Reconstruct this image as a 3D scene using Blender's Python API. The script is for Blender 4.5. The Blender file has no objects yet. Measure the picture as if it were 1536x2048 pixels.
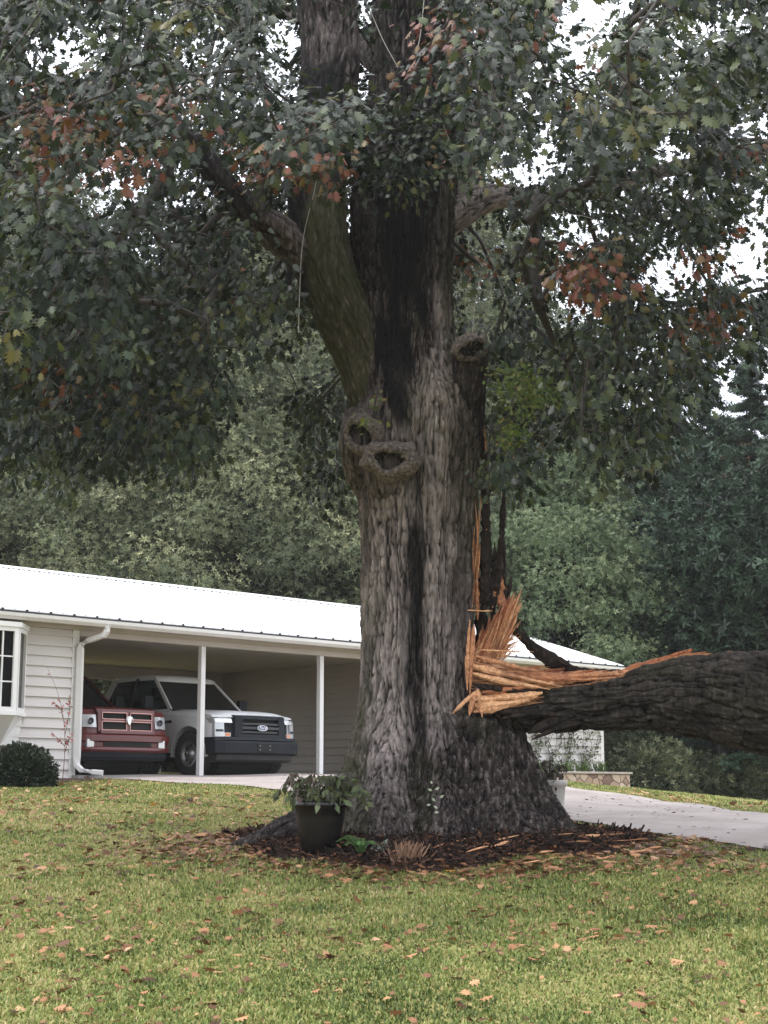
import bpy, bmesh, math, random
import numpy as np
from mathutils import Vector, Matrix
rad = math.radians
random.seed(7)
rng = np.random.default_rng(11)
C = bpy.context.scene

# ------------------------------------------------------------------ camera
F = 3150.0            # focal length in pixels of a 1536 x 2048 picture
PITCH = rad(10.0)
EYE = 1.6
cd = bpy.data.cameras.new('camera'); cam = bpy.data.objects.new('camera', cd)
C.collection.objects.link(cam)
cd.sensor_fit = 'VERTICAL'; cd.sensor_height = 36; cd.lens = F / 2048 * 36
cd.clip_start = .1; cd.clip_end = 2000
cam.location = (0, 0, EYE); cam.rotation_euler = (rad(90) + PITCH, 0, 0)
C.camera = cam

# ------------------------------------------------------------------ overcast sky, soft sun
SUN_EL, SUN_ROT = rad(60), rad(285)
w = bpy.data.worlds.new("World"); C.world = w; w.use_nodes = True
nt = w.node_tree; nt.nodes.clear()
wo = nt.nodes.new('ShaderNodeOutputWorld')
bg1 = nt.nodes.new('ShaderNodeBackground'); sky = nt.nodes.new('ShaderNodeTexSky')
sky.sky_type = 'NISHITA'; sky.sun_disc = False; sky.sun_elevation = SUN_EL; sky.sun_rotation = SUN_ROT
nt.links.new(sky.outputs[0], bg1.inputs[0]); bg1.inputs[1].default_value = .05
bg2 = nt.nodes.new('ShaderNodeBackground'); bg2.inputs[1].default_value = .95     # the cloud layer
tc = nt.nodes.new('ShaderNodeTexCoord'); nz = nt.nodes.new('ShaderNodeTexNoise')
nz.inputs['Scale'].default_value = 2.2; nz.inputs['Detail'].default_value = 4
cr = nt.nodes.new('ShaderNodeValToRGB')
cr.color_ramp.elements[0].position = .3; cr.color_ramp.elements[0].color = (.85, .86, .90, 1)
cr.color_ramp.elements[1].position = .7; cr.color_ramp.elements[1].color = (1, .985, .995, 1)
nt.links.new(tc.outputs['Generated'], nz.inputs['Vector']); nt.links.new(nz.outputs[0], cr.inputs[0])
sx = nt.nodes.new('ShaderNodeSeparateXYZ'); nt.links.new(tc.outputs['Generated'], sx.inputs[0])
mr = nt.nodes.new('ShaderNodeMapRange'); mr.inputs[3].default_value = .42; mr.inputs[4].default_value = 1.35     # an overcast sky is brightest overhead
nt.links.new(sx.outputs[2], mr.inputs[0]); nt.links.new(mr.outputs[0], bg2.inputs[1]); nt.links.new(cr.outputs[0], bg2.inputs[0])
ad = nt.nodes.new('ShaderNodeAddShader')
nt.links.new(bg1.outputs[0], ad.inputs[0]); nt.links.new(bg2.outputs[0], ad.inputs[1])
nt.links.new(ad.outputs[0], wo.inputs[0])
sl = bpy.data.lights.new('sun', 'SUN'); sl.energy = .9; sl.angle = rad(25); sl.color = (1, .96, .9)
so = bpy.data.objects.new('sun', sl); C.collection.objects.link(so)
so.rotation_euler = (rad(90) - SUN_EL, 0, rad(-75))     # high, from the left
C.view_settings.view_transform = 'Standard'; C.view_settings.look = 'None'
C.view_settings.gamma = 1; C.view_settings.exposure = 1.38
C.cycles.max_bounces = 7; C.cycles.diffuse_bounces = 3; C.cycles.glossy_bounces = 3
C.cycles.transparent_max_bounces = 12; C.cycles.transmission_bounces = 4
C.cycles.caustics_reflective = False; C.cycles.caustics_refractive = False

# ------------------------------------------------------------------ helpers
CP, SP = math.cos(PITCH), math.sin(PITCH)
def P(u, v, Y):
    """world point on the photo ray (u,v) at world distance Y"""
    a, b = (u - 768) / F, (1024 - v) / F
    dy = CP - b * SP; dz = SP + b * CP
    t = Y / dy
    return Vector((a * t, Y, EYE + dz * t))
def proj(X, Y, Z):
    z = Z - EYE
    d = Y * CP + z * SP; h = -Y * SP + z * CP
    return 768 + F * X / d, 1024 - F * h / d

PX = np.array([-60, 0, 8, 13.6, 15.6, 20, 24, 26.8, 29, 36, 60, 120, 500.])
PZ = np.array([-1.5, 0, .47, .93, 1.06, 1.36, 1.62, 1.80, 1.84, 1.95, 2.3, 3.5, 8])
def smooth(t):
    t = np.clip(t, 0, 1); return t * t * (3 - 2 * t)
def terrain(x, y):
    x = np.asarray(x, float); y = np.asarray(y, float)
    z = 0
    for k, wgt in ((-1.5, .25), (0, .5), (1.5, .25)): z = z + wgt * np.interp(y + k, PX, PZ)
    z = z - .1 * np.clip(x - 2, 0, 7) * smooth((y - 18) / 8)
    z = z + .012 * np.sin(x * 1.9 + y * .8) + .012 * np.sin(y * 2.3 - x * 1.1)
    r = np.hypot((x - .45) / 1.25, y - 15.5)
    return z + .10 * smooth((2.3 - r) / 1.3)
def tz(x, y): return float(terrain(x, y))
def on_ground(u, v):
    """where the photo ray meets the ground"""
    y = 5.0
    while y < 120:
        p = P(u, v, y)
        if p.z <= tz(p.x, p.y): return p
        y += .05
    return P(u, v, 60)

def _hash(ix, iy, iz, seed):
    h = (ix.astype(np.uint32) * np.uint32(374761393) + iy.astype(np.uint32) * np.uint32(668265263)
         + iz.astype(np.uint32) * np.uint32(2147483647 - 1274126177) + np.uint32(seed * 362437 + 77))
    h = (h ^ (h >> np.uint32(13))) * np.uint32(1274126177)
    h = (h ^ (h >> np.uint32(16))) * np.uint32(2246822519)
    h = h ^ (h >> np.uint32(15))
    return h.astype(np.float64) / 4294967295.0
def noise(x, y, z, seed=0):
    """value noise, 0..1, vectorised"""
    x, y, z = np.broadcast_arrays(np.asarray(x, float), np.asarray(y, float), np.asarray(z, float))
    fx, fy, fz = np.floor(x), np.floor(y), np.floor(z)
    ix, iy, iz = (f.astype(np.int64) for f in (fx, fy, fz))
    tx, ty, t3 = (smooth(a - b) for a, b in ((x, fx), (y, fy), (z, fz)))
    r = 0
    for dx in (0, 1):
        for dy in (0, 1):
            for dz in (0, 1):
                wt = (tx if dx else 1 - tx) * (ty if dy else 1 - ty) * (t3 if dz else 1 - t3)
                r = r + wt * _hash(ix + dx, iy + dy, iz + dz, seed)
    return r
def fbm(x, y, z, seed=0, octv=3):
    s, a, t = 0, 1, 0
    for k in range(octv):
        s = s + a * noise(x * 2 ** k, y * 2 ** k, z * 2 ** k, seed + k); t += a; a *= .5
    return s / t

def mesh(name, verts, polys, mat=None, parent=None, shade=True, attrs=None, counts=None):
    """verts Nx3; polys = equal-size index array MxK, or flat loop array with counts"""
    v = np.asarray(verts, np.float32)
    me = bpy.data.meshes.new(name)
    if counts is None:
        polys = np.asarray(polys, np.int32); M, K = polys.shape
        counts = np.full(M, K, np.int32); loops = polys.ravel()
    else:
        loops = np.asarray(polys, np.int32); counts = np.asarray(counts, np.int32)
    me.vertices.add(len(v)); me.vertices.foreach_set('co', v.ravel())
    me.loops.add(len(loops)); me.loops.foreach_set('vertex_index', loops)
    me.polygons.add(len(counts))
    me.polygons.foreach_set('loop_start', np.concatenate(([0], np.cumsum(counts)[:-1])).astype(np.int32))
    me.polygons.foreach_set('use_smooth', np.full(len(counts), shade, bool))
    me.update(calc_edges=True)
    for k, a in (attrs or {}).items():
        at = me.attributes.new(k, 'FLOAT', 'POINT'); at.data.foreach_set('value', np.asarray(a, np.float32))
    o = bpy.data.objects.new(name, me); C.collection.objects.link(o)
    if mat: me.materials.append(mat)
    if parent: o.parent = parent
    return o
def bm_obj(name, bm, mat, parent=None, smooth_=False):
    bmesh.ops.recalc_face_normals(bm, faces=bm.faces)
    me = bpy.data.meshes.new(name); bm.to_mesh(me); bm.free()
    if smooth_:
        for p in me.polygons: p.use_smooth = True
    me.materials.append(mat)
    o = bpy.data.objects.new(name, me); C.collection.objects.link(o)
    if parent: o.parent = parent
    return o
def thing(name, label, cat, loc=(0, 0, 0), rz=0, group=None):
    o = bpy.data.objects.new(name, None); C.collection.objects.link(o)
    o.location = loc; o.rotation_euler = (0, 0, rz); o.empty_display_size = .2
    tag(o, label, cat, group); return o
def tag(o, label=None, cat=None, group=None, kind=None):
    if label: o['label'] = label
    if cat: o['category'] = cat
    if group: o['group'] = group
    if kind: o['kind'] = kind
    return o

def box(bm, x0, x1, y0, y1, z0, z1, bev=0, mtx=None):
    g = bmesh.ops.create_cube(bm, size=1)
    vs = g['verts']
    for q in vs:
        q.co = Vector((x0 + (q.co.x + .5) * (x1 - x0), y0 + (q.co.y + .5) * (y1 - y0), z0 + (q.co.z + .5) * (z1 - z0)))
    if bev:
        es = list({e for q in vs for e in q.link_edges})
        r = bmesh.ops.bevel(bm, geom=es, offset=bev, segments=2, affect='EDGES', profile=.6)
        vs = list({q for f in r['faces'] for q in f.verts} | {q for q in vs if q.is_valid})
    if mtx:
        for q in vs: q.co = mtx @ q.co
    return vs
def prism(bm, pts, axis, a, b, bev=0):
    """extrude polygon pts (2-D) along axis 'x','y','z' from a to b"""
    def mk(p, t):
        return {'x': (t, p[0], p[1]), 'y': (p[0], t, p[1]), 'z': (p[0], p[1], t)}[axis]
    A = [bm.verts.new(mk(p, a)) for p in pts]; B = [bm.verts.new(mk(p, b)) for p in pts]
    n = len(pts); fs = [bm.faces.new(A[::-1]), bm.faces.new(B)]
    for i in range(n): fs.append(bm.faces.new((A[i], A[(i + 1) % n], B[(i + 1) % n], B[i])))
    if bev:
        es = list({e for f in fs for e in f.edges})
        bmesh.ops.bevel(bm, geom=es, offset=bev, segments=2, affect='EDGES', profile=.6)
def catmull(pts, rs, ds):
    """resample a path with radii at spacing ds"""
    pts = np.array([tuple(p) for p in pts], float); rs = np.array(rs, float)
    p = np.vstack((2 * pts[0] - pts[1], pts, 2 * pts[-1] - pts[-2])); r = np.concatenate(([rs[0]], rs, [rs[-1]]))
    out, ro = [], []
    for i in range(1, len(p) - 2):
        L = np.linalg.norm(p[i + 1] - p[i]); n = max(2, int(L / ds))
        t = np.linspace(0, 1, n, endpoint=False)[:, None]
        a, b, c, d = p[i - 1], p[i], p[i + 1], p[i + 2]
        out.append(.5 * (2 * b + (c - a) * t + (2 * a - 5 * b + 4 * c - d) * t ** 2 + (3 * b - a - 3 * c + d) * t ** 3))
        s = t[:, 0]; ro.append(r[i] + (r[i + 1] - r[i]) * (s * s * (3 - 2 * s)))
    out.append(pts[-1:]); ro.append(rs[-1:])
    return np.vstack(out), np.concatenate(ro)
def frames(path):
    T = np.gradient(path, axis=0); T /= np.linalg.norm(T, axis=1)[:, None] + 1e-9
    ref = np.array((0, 1., 0)) if abs(T[0, 1]) < .8 else np.array((1., 0, 0))
    N = np.zeros_like(T); n = ref - T[0] * (ref @ T[0]); n /= np.linalg.norm(n)
    for i in range(len(T)):
        n = n - T[i] * (n @ T[i]); n /= np.linalg.norm(n) + 1e-9; N[i] = n
    return T, N, np.cross(T, N)
def tube_np(pts, rs, seg=6, ds=.1):
    """plain tapered tube -> (verts, quads)"""
    path, r = catmull(pts, rs, ds)
    T, N, B = frames(path)
    th = np.linspace(0, 2 * np.pi, seg, endpoint=False)
    V = path[:, None] + r[:, None, None] * (np.cos(th)[None, :, None] * N[:, None] + np.sin(th)[None, :, None] * B[:, None])
    n = len(path)
    i, j = np.meshgrid(np.arange(n - 1), np.arange(seg), indexing='ij')
    a = i * seg + j; b = i * seg + (j + 1) % seg
    Q = np.stack((a, b, b + seg, a + seg), -1).reshape(-1, 4)
    return V.reshape(-1, 3), Q
class Bag:
    """collects quads from several pieces into one mesh"""
    def __init__(s): s.v = []; s.f = []; s.n = 0; s.a = []
    def add(s, V, Q, a=0.):
        V = np.asarray(V, float)
        s.v.append(V); s.f.append(np.asarray(Q) + s.n); s.n += len(V); s.a.append(np.full(len(V), a) if np.isscalar(a) else a)
    def build(s, name, mat, parent=None, attr='tone', shade=True):
        return mesh(name, np.vstack(s.v), np.vstack(s.f), mat, parent, shade, {attr: np.concatenate(s.a)})

# ------------------------------------------------------------------ materials
def mat(name, col=(.5, .5, .5), rough=.6, metal=0, spec=.5):
    m = bpy.data.materials.new(name); m.use_nodes = True
    b = m.node_tree.nodes['Principled BSDF']
    b.inputs['Base Color'].default_value = (*col, 1); b.inputs['Roughness'].default_value = rough
    b.inputs['Metallic'].default_value = metal; b.inputs['Specular IOR Level'].default_value = spec
    return m
def nd(m, t, **kw):
    n = m.node_tree.nodes.new(t)
    for k, v in kw.items():
        if k in n.inputs: n.inputs[k].default_value = v
        else: setattr(n, k, v)
    return n
def lk(m, a, b): m.node_tree.links.new(a, b)
def ramp(m, fac, stops):
    r = nd(m, 'ShaderNodeValToRGB'); e = r.color_ramp.elements
    while len(e) < len(stops): e.new(.5)
    for q, (p, c) in zip(e, stops): q.position = p; q.color = (*c, 1)
    lk(m, fac, r.inputs[0]); return r.outputs[0]
def coords(m, scale=(1, 1, 1), kind='Object'):
    tcn = nd(m, 'ShaderNodeTexCoord'); mp = nd(m, 'ShaderNodeMapping')
    mp.inputs['Scale'].default_value = scale; lk(m, tcn.outputs[kind], mp.inputs[0]); return mp.outputs[0]
def nzt(m, vec, scale, detail=4, rough=.6, dist=0):
    n = nd(m, 'ShaderNodeTexNoise', Scale=scale, Detail=detail, Roughness=rough, Distortion=dist)
    lk(m, vec, n.inputs['Vector']); return n.outputs[0]
def mixc(m, fac, a, b, mode='MIX'):
    x = nd(m, 'ShaderNodeMix', data_type='RGBA', blend_type=mode)
    for s, q in ((0, fac), (6, a), (7, b)):
        if isinstance(q, bpy.types.NodeSocket): lk(m, q, x.inputs[s])
        elif isinstance(q, (int, float)): x.inputs[s].default_value = q
        else: x.inputs[s].default_value = (*q, 1)
    return x.outputs[2]
def bsdf(m): return m.node_tree.nodes['Principled BSDF']
def bump(m, h, strength=.3, dist=.01):
    b = nd(m, 'ShaderNodeBump', Strength=strength, Distance=dist); lk(m, h, b.inputs['Height'])
    lk(m, b.outputs[0], bsdf(m).inputs['Normal'])
def noisy(name, c1, c2, scale, rough=.7, bmp=.3, bd=.01, stretch=(1, 1, 1), c3=None, spec=.5, metal=0, kind='Object'):
    m = mat(name, c1, rough, metal, spec); v = coords(m, stretch, kind)
    n = nzt(m, v, scale)
    st = [(.32, c1), (.68, c2)] if c3 is None else [(.3, c1), (.5, c2), (.72, c3)]
    lk(m, ramp(m, n, st), bsdf(m).inputs['Base Color'])
    if bmp: bump(m, nzt(m, v, scale * 3), bmp, bd)
    return m
def attr(m, name):
    a = nd(m, 'ShaderNodeAttribute'); a.attribute_name = name; return a

def leaf_mat(name, stops, rough=.45, transl=.25, spec=.5):
    """leaf colour read from the per-leaf attribute 'tone' (0..1)"""
    m = mat(name, (.05, .08, .03), rough, 0, spec)
    a = attr(m, 'tone'); c = ramp(m, a.outputs['Fac'], stops)
    n = nzt(m, coords(m), 9, 2)
    c = mixc(m, .35, c, mixc(m, n, (.25, .25, .25), (1, 1, 1)), 'MULTIPLY')
    lk(m, c, bsdf(m).inputs['Base Color'])
    if transl:
        t = nd(m, 'ShaderNodeBsdfTranslucent'); lk(m, c, t.inputs[0])
        mx = nd(m, 'ShaderNodeMixShader'); mx.inputs[0].default_value = transl
        lk(m, bsdf(m).outputs[0], mx.inputs[1]); lk(m, t.outputs[0], mx.inputs[2])
        lk(m, mx.outputs[0], m.node_tree.nodes['Material Output'].inputs[0])
    return m
def glass_mat(name, tint, refl=.35):
    m = mat(name, (.01, .01, .012), .03); ns = m.node_tree
    tr = nd(m, 'ShaderNodeBsdfTransparent'); tr.inputs[0].default_value = (*tint, 1)
    mx = nd(m, 'ShaderNodeMixShader'); fr = nd(m, 'ShaderNodeFresnel'); fr.inputs[0].default_value = 1.5
    mm = nd(m, 'ShaderNodeMath', operation='ADD'); lk(m, fr.outputs[0], mm.inputs[0]); mm.inputs[1].default_value = refl
    lk(m, mm.outputs[0], mx.inputs[0]); lk(m, tr.outputs[0], mx.inputs[1]); lk(m, bsdf(m).outputs[0], mx.inputs[2])
    lk(m, mx.outputs[0], ns.nodes['Material Output'].inputs[0]); return m

def bark_mat(name, dark, mid, light, moss=0.0, stain=True):
    """'tone' = lightness of this patch of bark, 'wet' = dark run-off stain and other darkening, 'moss', 'raw' = bare torn wood, 'cav' = height of the plates"""
    m = mat(name, mid, .9, 0, .15)
    v = coords(m, (1, 1, .22))
    n1 = nzt(m, v, 26, 5, .65); n2 = nzt(m, coords(m), 3.2, 4)
    cav = attr(m, 'cav').outputs['Fac']; tone = attr(m, 'tone').outputs['Fac']
    n3 = nzt(m, coords(m, (1, 1, .13)), 75, 4, .75)
    c = ramp(m, n1, [(.32, dark), (.5, mid), (.68, light)]); c = mixc(m, .75, c, ramp(m, n3, [(.38, (.28, .26, .25)), (.60, (1.3, 1.3, 1.3))]), 'MULTIPLY')
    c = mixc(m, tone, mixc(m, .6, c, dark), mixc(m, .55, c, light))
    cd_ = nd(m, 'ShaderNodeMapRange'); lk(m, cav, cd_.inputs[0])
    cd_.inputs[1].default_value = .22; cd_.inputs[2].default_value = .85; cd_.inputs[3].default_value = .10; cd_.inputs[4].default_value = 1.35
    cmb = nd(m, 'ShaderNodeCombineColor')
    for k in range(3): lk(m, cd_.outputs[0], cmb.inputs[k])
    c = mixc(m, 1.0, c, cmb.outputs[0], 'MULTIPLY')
    mo = nd(m, 'ShaderNodeMath', operation='MULTIPLY'); lk(m, attr(m, 'moss').outputs['Fac'], mo.inputs[0]); lk(m, n2, mo.inputs[1])
    mo2 = nd(m, 'ShaderNodeMath', operation='MULTIPLY', use_clamp=True); lk(m, mo.outputs[0], mo2.inputs[0]); mo2.inputs[1].default_value = .95
    c = mixc(m, mo2.outputs[0], c, (.055, .065, .018))
    c = mixc(m, attr(m, 'wet_dark').outputs['Fac'], c, (.012, .012, .013))
    g = nzt(m, coords(m, (1, 1, .08)), 60, 4, .7)
    raw = ramp(m, g, [(.3, (.16, .055, .025)), (.5, (.42, .19, .085)), (.7, (.62, .34, .17))])
    c = mixc(m, attr(m, 'raw').outputs['Fac'], c, raw)
    lk(m, c, bsdf(m).inputs['Base Color'])
    bump(m, n3, .9, .02)
    return m
# ------------------------------------------------------------------ ground
def grid_xy(xs, ys, name, m, dz=0, **kw):
    X, Y = np.meshgrid(xs, ys); Z = terrain(X, Y) + dz
    n, k = X.shape
    i, j = np.meshgrid(np.arange(n - 1), np.arange(k - 1), indexing='ij')
    a = i * k + j
    return mesh(name, np.stack((X, Y, Z), -1).reshape(-1, 3), np.stack((a, a + 1, a + k + 1, a + k), -1).reshape(-1, 4), m, **kw)

M_lawn = mat('lawn_soil', (.1, .1, .04), .9, 0, .2)
v = coords(M_lawn)
n1 = nzt(M_lawn, v, .9, 5); n2 = nzt(M_lawn, v, 14, 5, .7); n3 = nzt(M_lawn, v, .035, 2)
c = ramp(M_lawn, n2, [(.3, (.11, .10, .035)), (.5, (.24, .215, .075)), (.7, (.36, .28, .14))])
c = mixc(M_lawn, ramp(M_lawn, n1, [(.42, (0, 0, 0)), (.66, (.4, .4, .4))]), c, (.19, .15, .07))
lk(M_lawn, c, bsdf(M_lawn).inputs['Base Color']); bump(M_lawn, n2, .8, .03)

xs = np.unique(np.concatenate((np.linspace(-300, -20, 15), np.linspace(-20, -7, 27), np.linspace(-7, 9, 129), np.linspace(9, 22, 27), np.linspace(22, 300, 15))))
ys = np.unique(np.concatenate((np.linspace(-60, 4, 17), np.linspace(4, 30, 209), np.linspace(30, 60, 61), np.linspace(60, 500, 23))))
o = grid_xy(xs, ys, 'lawn', M_lawn); tag(o, kind='structure')

# driveway, laid on the slope
_og = lambda *l: [tuple(on_ground(*q).xy) for q in l]
NEAR = [(-6.0, 27.3), (-4.6, 26.3), (-1.56, 23.6), (.7, 20.3)] + _og((1200, 1652), (1300, 1668), (1420, 1686), (1536, 1704)) + [(5.4, 12.2), (7.6, 8), (10.5, 2)]
FARE = [(2.2, 33.4), (2.35, 30.5), (2.7, 27.5)] + _og((1134, 1577), (1300, 1599), (1420, 1615), (1536, 1631)) + [(7.0, 16.2), (10.5, 11), (14, 5)]
def poly_at(P_, t):
    P_ = np.array(P_, float); s = np.concatenate(([0], np.cumsum(np.linalg.norm(np.diff(P_, axis=0), axis=1))))
    s /= s[-1]; return np.stack((np.interp(t, s, P_[:, 0]), np.interp(t, s, P_[:, 1])), -1)
def sm_path(P_, n=160):
    a = poly_at(P_, np.linspace(0, 1, n))
    for _ in range(6): a[1:-1] = (a[:-2] + a[1:-1] * 2 + a[2:]) / 4
    return a
NE, FE = sm_path(NEAR), sm_path(FARE)
NE = NE + (rng.random(NE.shape) - .5) * .05; FE = FE + (rng.random(FE.shape) - .5) * .05
K = 24
DR = NE[:, None] * (1 - np.linspace(0, 1, K)[None, :, None]) + FE[:, None] * np.linspace(0, 1, K)[None, :, None]
M_conc = mat('driveway_concrete', (.45, .42, .40), .85, 0, .3)
v = coords(M_conc); n1 = nzt(M_conc, v, 1.1, 6, .7); n2 = nzt(M_conc, v, 60, 3)
c = ramp(M_conc, n1, [(.3, (.22, .19, .175)), (.55, (.33, .29, .27)), (.75, (.40, .355, .335))])
c = mixc(M_conc, .25, c, ramp(M_conc, n2, [(.35, (.4, .38, .37)), (.65, (1, 1, 1))]), 'MULTIPLY')
lk(M_conc, c, bsdf(M_conc).inputs['Base Color']); bump(M_conc, n2, .3, .004)
n = len(NE)
i, j = np.meshgrid(np.arange(n - 1), np.arange(K - 1), indexing='ij'); a = i * K + j
Vd = np.concatenate((DR, (terrain(DR[..., 0], DR[..., 1]) + .022)[..., None]), -1).reshape(-1, 3)
o = mesh('driveway', Vd, np.stack((a, a + 1, a + K + 1, a + K), -1).reshape(-1, 4), M_conc); tag(o, kind='structure')
def in_poly(x, y, poly):
    x = np.asarray(x); y = np.asarray(y); ins = np.zeros(x.shape, bool); n = len(poly)
    for i in range(n):
        (x1, y1), (x2, y2) = poly[i], poly[(i + 1) % n]
        c_ = ((y1 > y) != (y2 > y)) & (x < (x2 - x1) * (y - y1) / (y2 - y1 + 1e-12) + x1)
        ins ^= c_
    return ins
DPOLY = [tuple(p) for p in NE[::4]] + [tuple(p) for p in FE[::-4]]

# house frame: x runs along the eaves (right and away), -y faces the driveway
HA = rad(45.3); SLAB = 1.84
H0 = Vector((-5.2, 26.7, SLAB))
def hw(s, y, z=0):
    return Vector((H0.x + s * math.cos(HA) - y * math.sin(HA), H0.y + s * math.sin(HA) + y * math.cos(HA), SLAB + z))
SPOLY = [tuple(hw(s, y).xy) for s, y in ((-6, -.25), (9, -.25), (14.7, -1.1), (15, 9), (-6, 9))]

# mulch bed round the tree
M_mulch = noisy('mulch', (.010, .007, .006), (.040, .023, .017), 30, .95, .9, .03, c3=(.08, .042, .03), spec=.2)
def mulch_r(th): return 1 + .10 * np.sin(3 * th + 1) + .06 * np.sin(7 * th)
TH = np.linspace(0, 2 * np.pi, 160, endpoint=False); RR = np.linspace(0, 1, 40)
mx_ = .45 + (RR[None] * 2.05 * mulch_r(TH)[:, None]) * np.cos(TH)[:, None] * .96
my_ = 15.35 + (RR[None] * 1.65 * mulch_r(TH)[:, None]) * np.sin(TH)[:, None]
mz_ = terrain(mx_, my_) + .012 + .05 * np.sqrt(np.clip(1 - RR[None] ** 2, 0, 1)) * (.4 + noise(mx_ * 7, my_ * 7, 0, 3)) + .03 * (noise(mx_ * 25, my_ * 25, 0, 4) - .3) * (1 - RR[None])
i, j = np.meshgrid(np.arange(160), np.arange(39), indexing='ij'); i2 = (i + 1) % 160
o = mesh('mulch_bed', np.stack((mx_, my_, mz_), -1).reshape(-1, 3), np.stack((i * 40 + j, i * 40 + j + 1, i2 * 40 + j + 1, i2 * 40 + j), -1).reshape(-1, 4), M_mulch)
tag(o, kind='structure')
def in_mulch(x, y):
    th = np.arctan2((y - 15.35) / 1.65, (x - .45) / 2.05)
    r = np.hypot((x - .45) / (2.05 * .96), (y - 15.35) / 1.65)
    return r < mulch_r(th)

# ------------------------------------------------------------------ leaf templates and scattering
_h = [(.0, .0), (.10, .14), (.33, .28), (.15, .36), (.47, .60), (.17, .60), (.32, .86), (.12, .80), (.0, 1.0)]
def oak_leaf():
    vs = []; fs = []
    for sgn in (1, -1):
        b = len(vs)
        for x, y in _h: vs.append((sgn * x, y - .0, -.30 * x - .16 * y * y))
        for t in ((0, 1, 3), (1, 2, 3), (0, 3, 5), (3, 4, 5), (0, 5, 7), (5, 6, 7), (0, 7, 8)):
            fs.append([b + q for q in (t if sgn > 0 else t[::-1])])
    return np.array(vs), np.array(fs)
def plain_leaf():
    vs = np.array([(0, 0, 0), (.26, .45, -.06), (0, 1, -.12), (-.26, .45, -.06)]); return vs, np.array([(0, 1, 2), (0, 2, 3)])
def tuft_leaf():      # a few small leaves close together, for trees far off
    vs, fs = [], []
    for k, (ang, ln, wd, tl) in enumerate(((0, 1, .17, 0), (1.1, .8, .16, -.25), (-1.2, .85, .16, -.2), (2.4, .6, .15, .2), (-2.5, .6, .15, .25))):
        d = np.array((math.sin(ang), math.cos(ang))); p = np.array((d[1], -d[0])); b = len(vs)
        for q, r, z in ((.08, 0, 0), (.5, wd, -.06), (1, 0, tl), (.5, -wd, -.06)):
            xy = d * q * ln + p * r; vs.append((xy[0], xy[1], z))
        fs += [(b, b + 1, b + 2), (b, b + 2, b + 3)]
    return np.array(vs), np.array(fs)
def orient(d, n):
    """matrices whose Y is d and whose Z is close to n"""
    d = d / (np.linalg.norm(d, axis=1)[:, None] + 1e-9)
    x = np.cross(d, n); x /= np.linalg.norm(x, axis=1)[:, None] + 1e-9
    z = np.cross(x, d); return np.stack((x, d, z), -1)
def leaves(name, tmpl, pos, d, nrm, size, tone, m, parent=None, shade=False):
    V, T = tmpl; R = orient(d, nrm)
    W = pos[:, None] + size[:, None, None] * np.einsum('nij,kj->nki', R, V)
    k = len(V); off = (np.arange(len(pos)) * k)[:, None, None]
    return mesh(name, W.reshape(-1, 3), (T[None] + off).reshape(-1, T.shape[1]), m, parent, shade, {'tone': np.repeat(tone, k)})
def rdir(n, zb=0., zs=1.):
    d = rng.normal(size=(n, 3)); d[:, 2] = d[:, 2] * zs + zb; return d

# ------------------------------------------------------------------ grass blades and fallen leaves
M_grass = leaf_mat('grass_blade', [(0, (.07, .10, .026)), (.3, (.175, .235, .058)), (.55, (.335, .37, .115)), (.8, (.52, .45, .20)), (1, (.60, .47, .29))], .55, .3, .3)
def ground_pts(n, y0, y1, margin=1.0, power=1.0):
    y = y0 + (y1 - y0) * rng.random(n) ** power
    hwid = y * .255 + margin
    x = (rng.random(n) * 2 - 1) * hwid
    ok = ~in_poly(x, y, DPOLY) & ~in_poly(x, y, SPOLY) & ~in_mulch(x, y)
    return x[ok], y[ok]
gx, gy = ground_pts(380000, 6.3, 34, .8, 1.7)
n = len(gx)
pt = noise(gx * .7, gy * .7, 0, 21) * .6 + noise(gx * 3, gy * 3, 0, 22) * .4
hgt = (.015 + .024 * rng.random(n)) * (.6 + .8 * pt) * (1 + .02 * gy)
wd = .0022 + .0028 * rng.random(n) + .00022 * gy
az = rng.random(n) * 2 * np.pi; lean = rng.random(n) ** .7 * 1.1
ux, uy = np.cos(az), np.sin(az)
gz = terrain(gx, gy)
bx = np.stack((gx, gy, gz - .004), -1); side = np.stack((-uy, ux, 0 * ux), -1) * wd[:, None]
mid = bx + np.stack((ux * hgt * lean * .35, uy * hgt * lean * .35, hgt * .62), -1)
tip = bx + np.stack((ux * hgt * lean, uy * hgt * lean, hgt * (1 - .25 * lean)), -1)
V = np.stack((bx - side, bx + side, mid + side * .8, mid - side * .8, tip), 1).reshape(-1, 3)
b = np.arange(n)[:, None] * 5
Fq = np.concatenate((b + [0, 1, 2], b + [0, 2, 3], b + [3, 2, 4]), 1).reshape(-1, 3)
tone = np.clip(.43 + .62 * (fbm(gx * 2.2, gy * 2.2, 0, 31, 3) - .5) + .40 * (fbm(gx * .5, gy * .5, 0, 33, 2) - .5) + .20 * rng.normal(size=n), 0, 1)
o = mesh('grass', V, Fq, M_grass, attrs={'tone': np.repeat(tone, 5)}, shade=False)
tag(o, 'short yellowish green grass covering the lawn', 'grass', kind='stuff')

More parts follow.
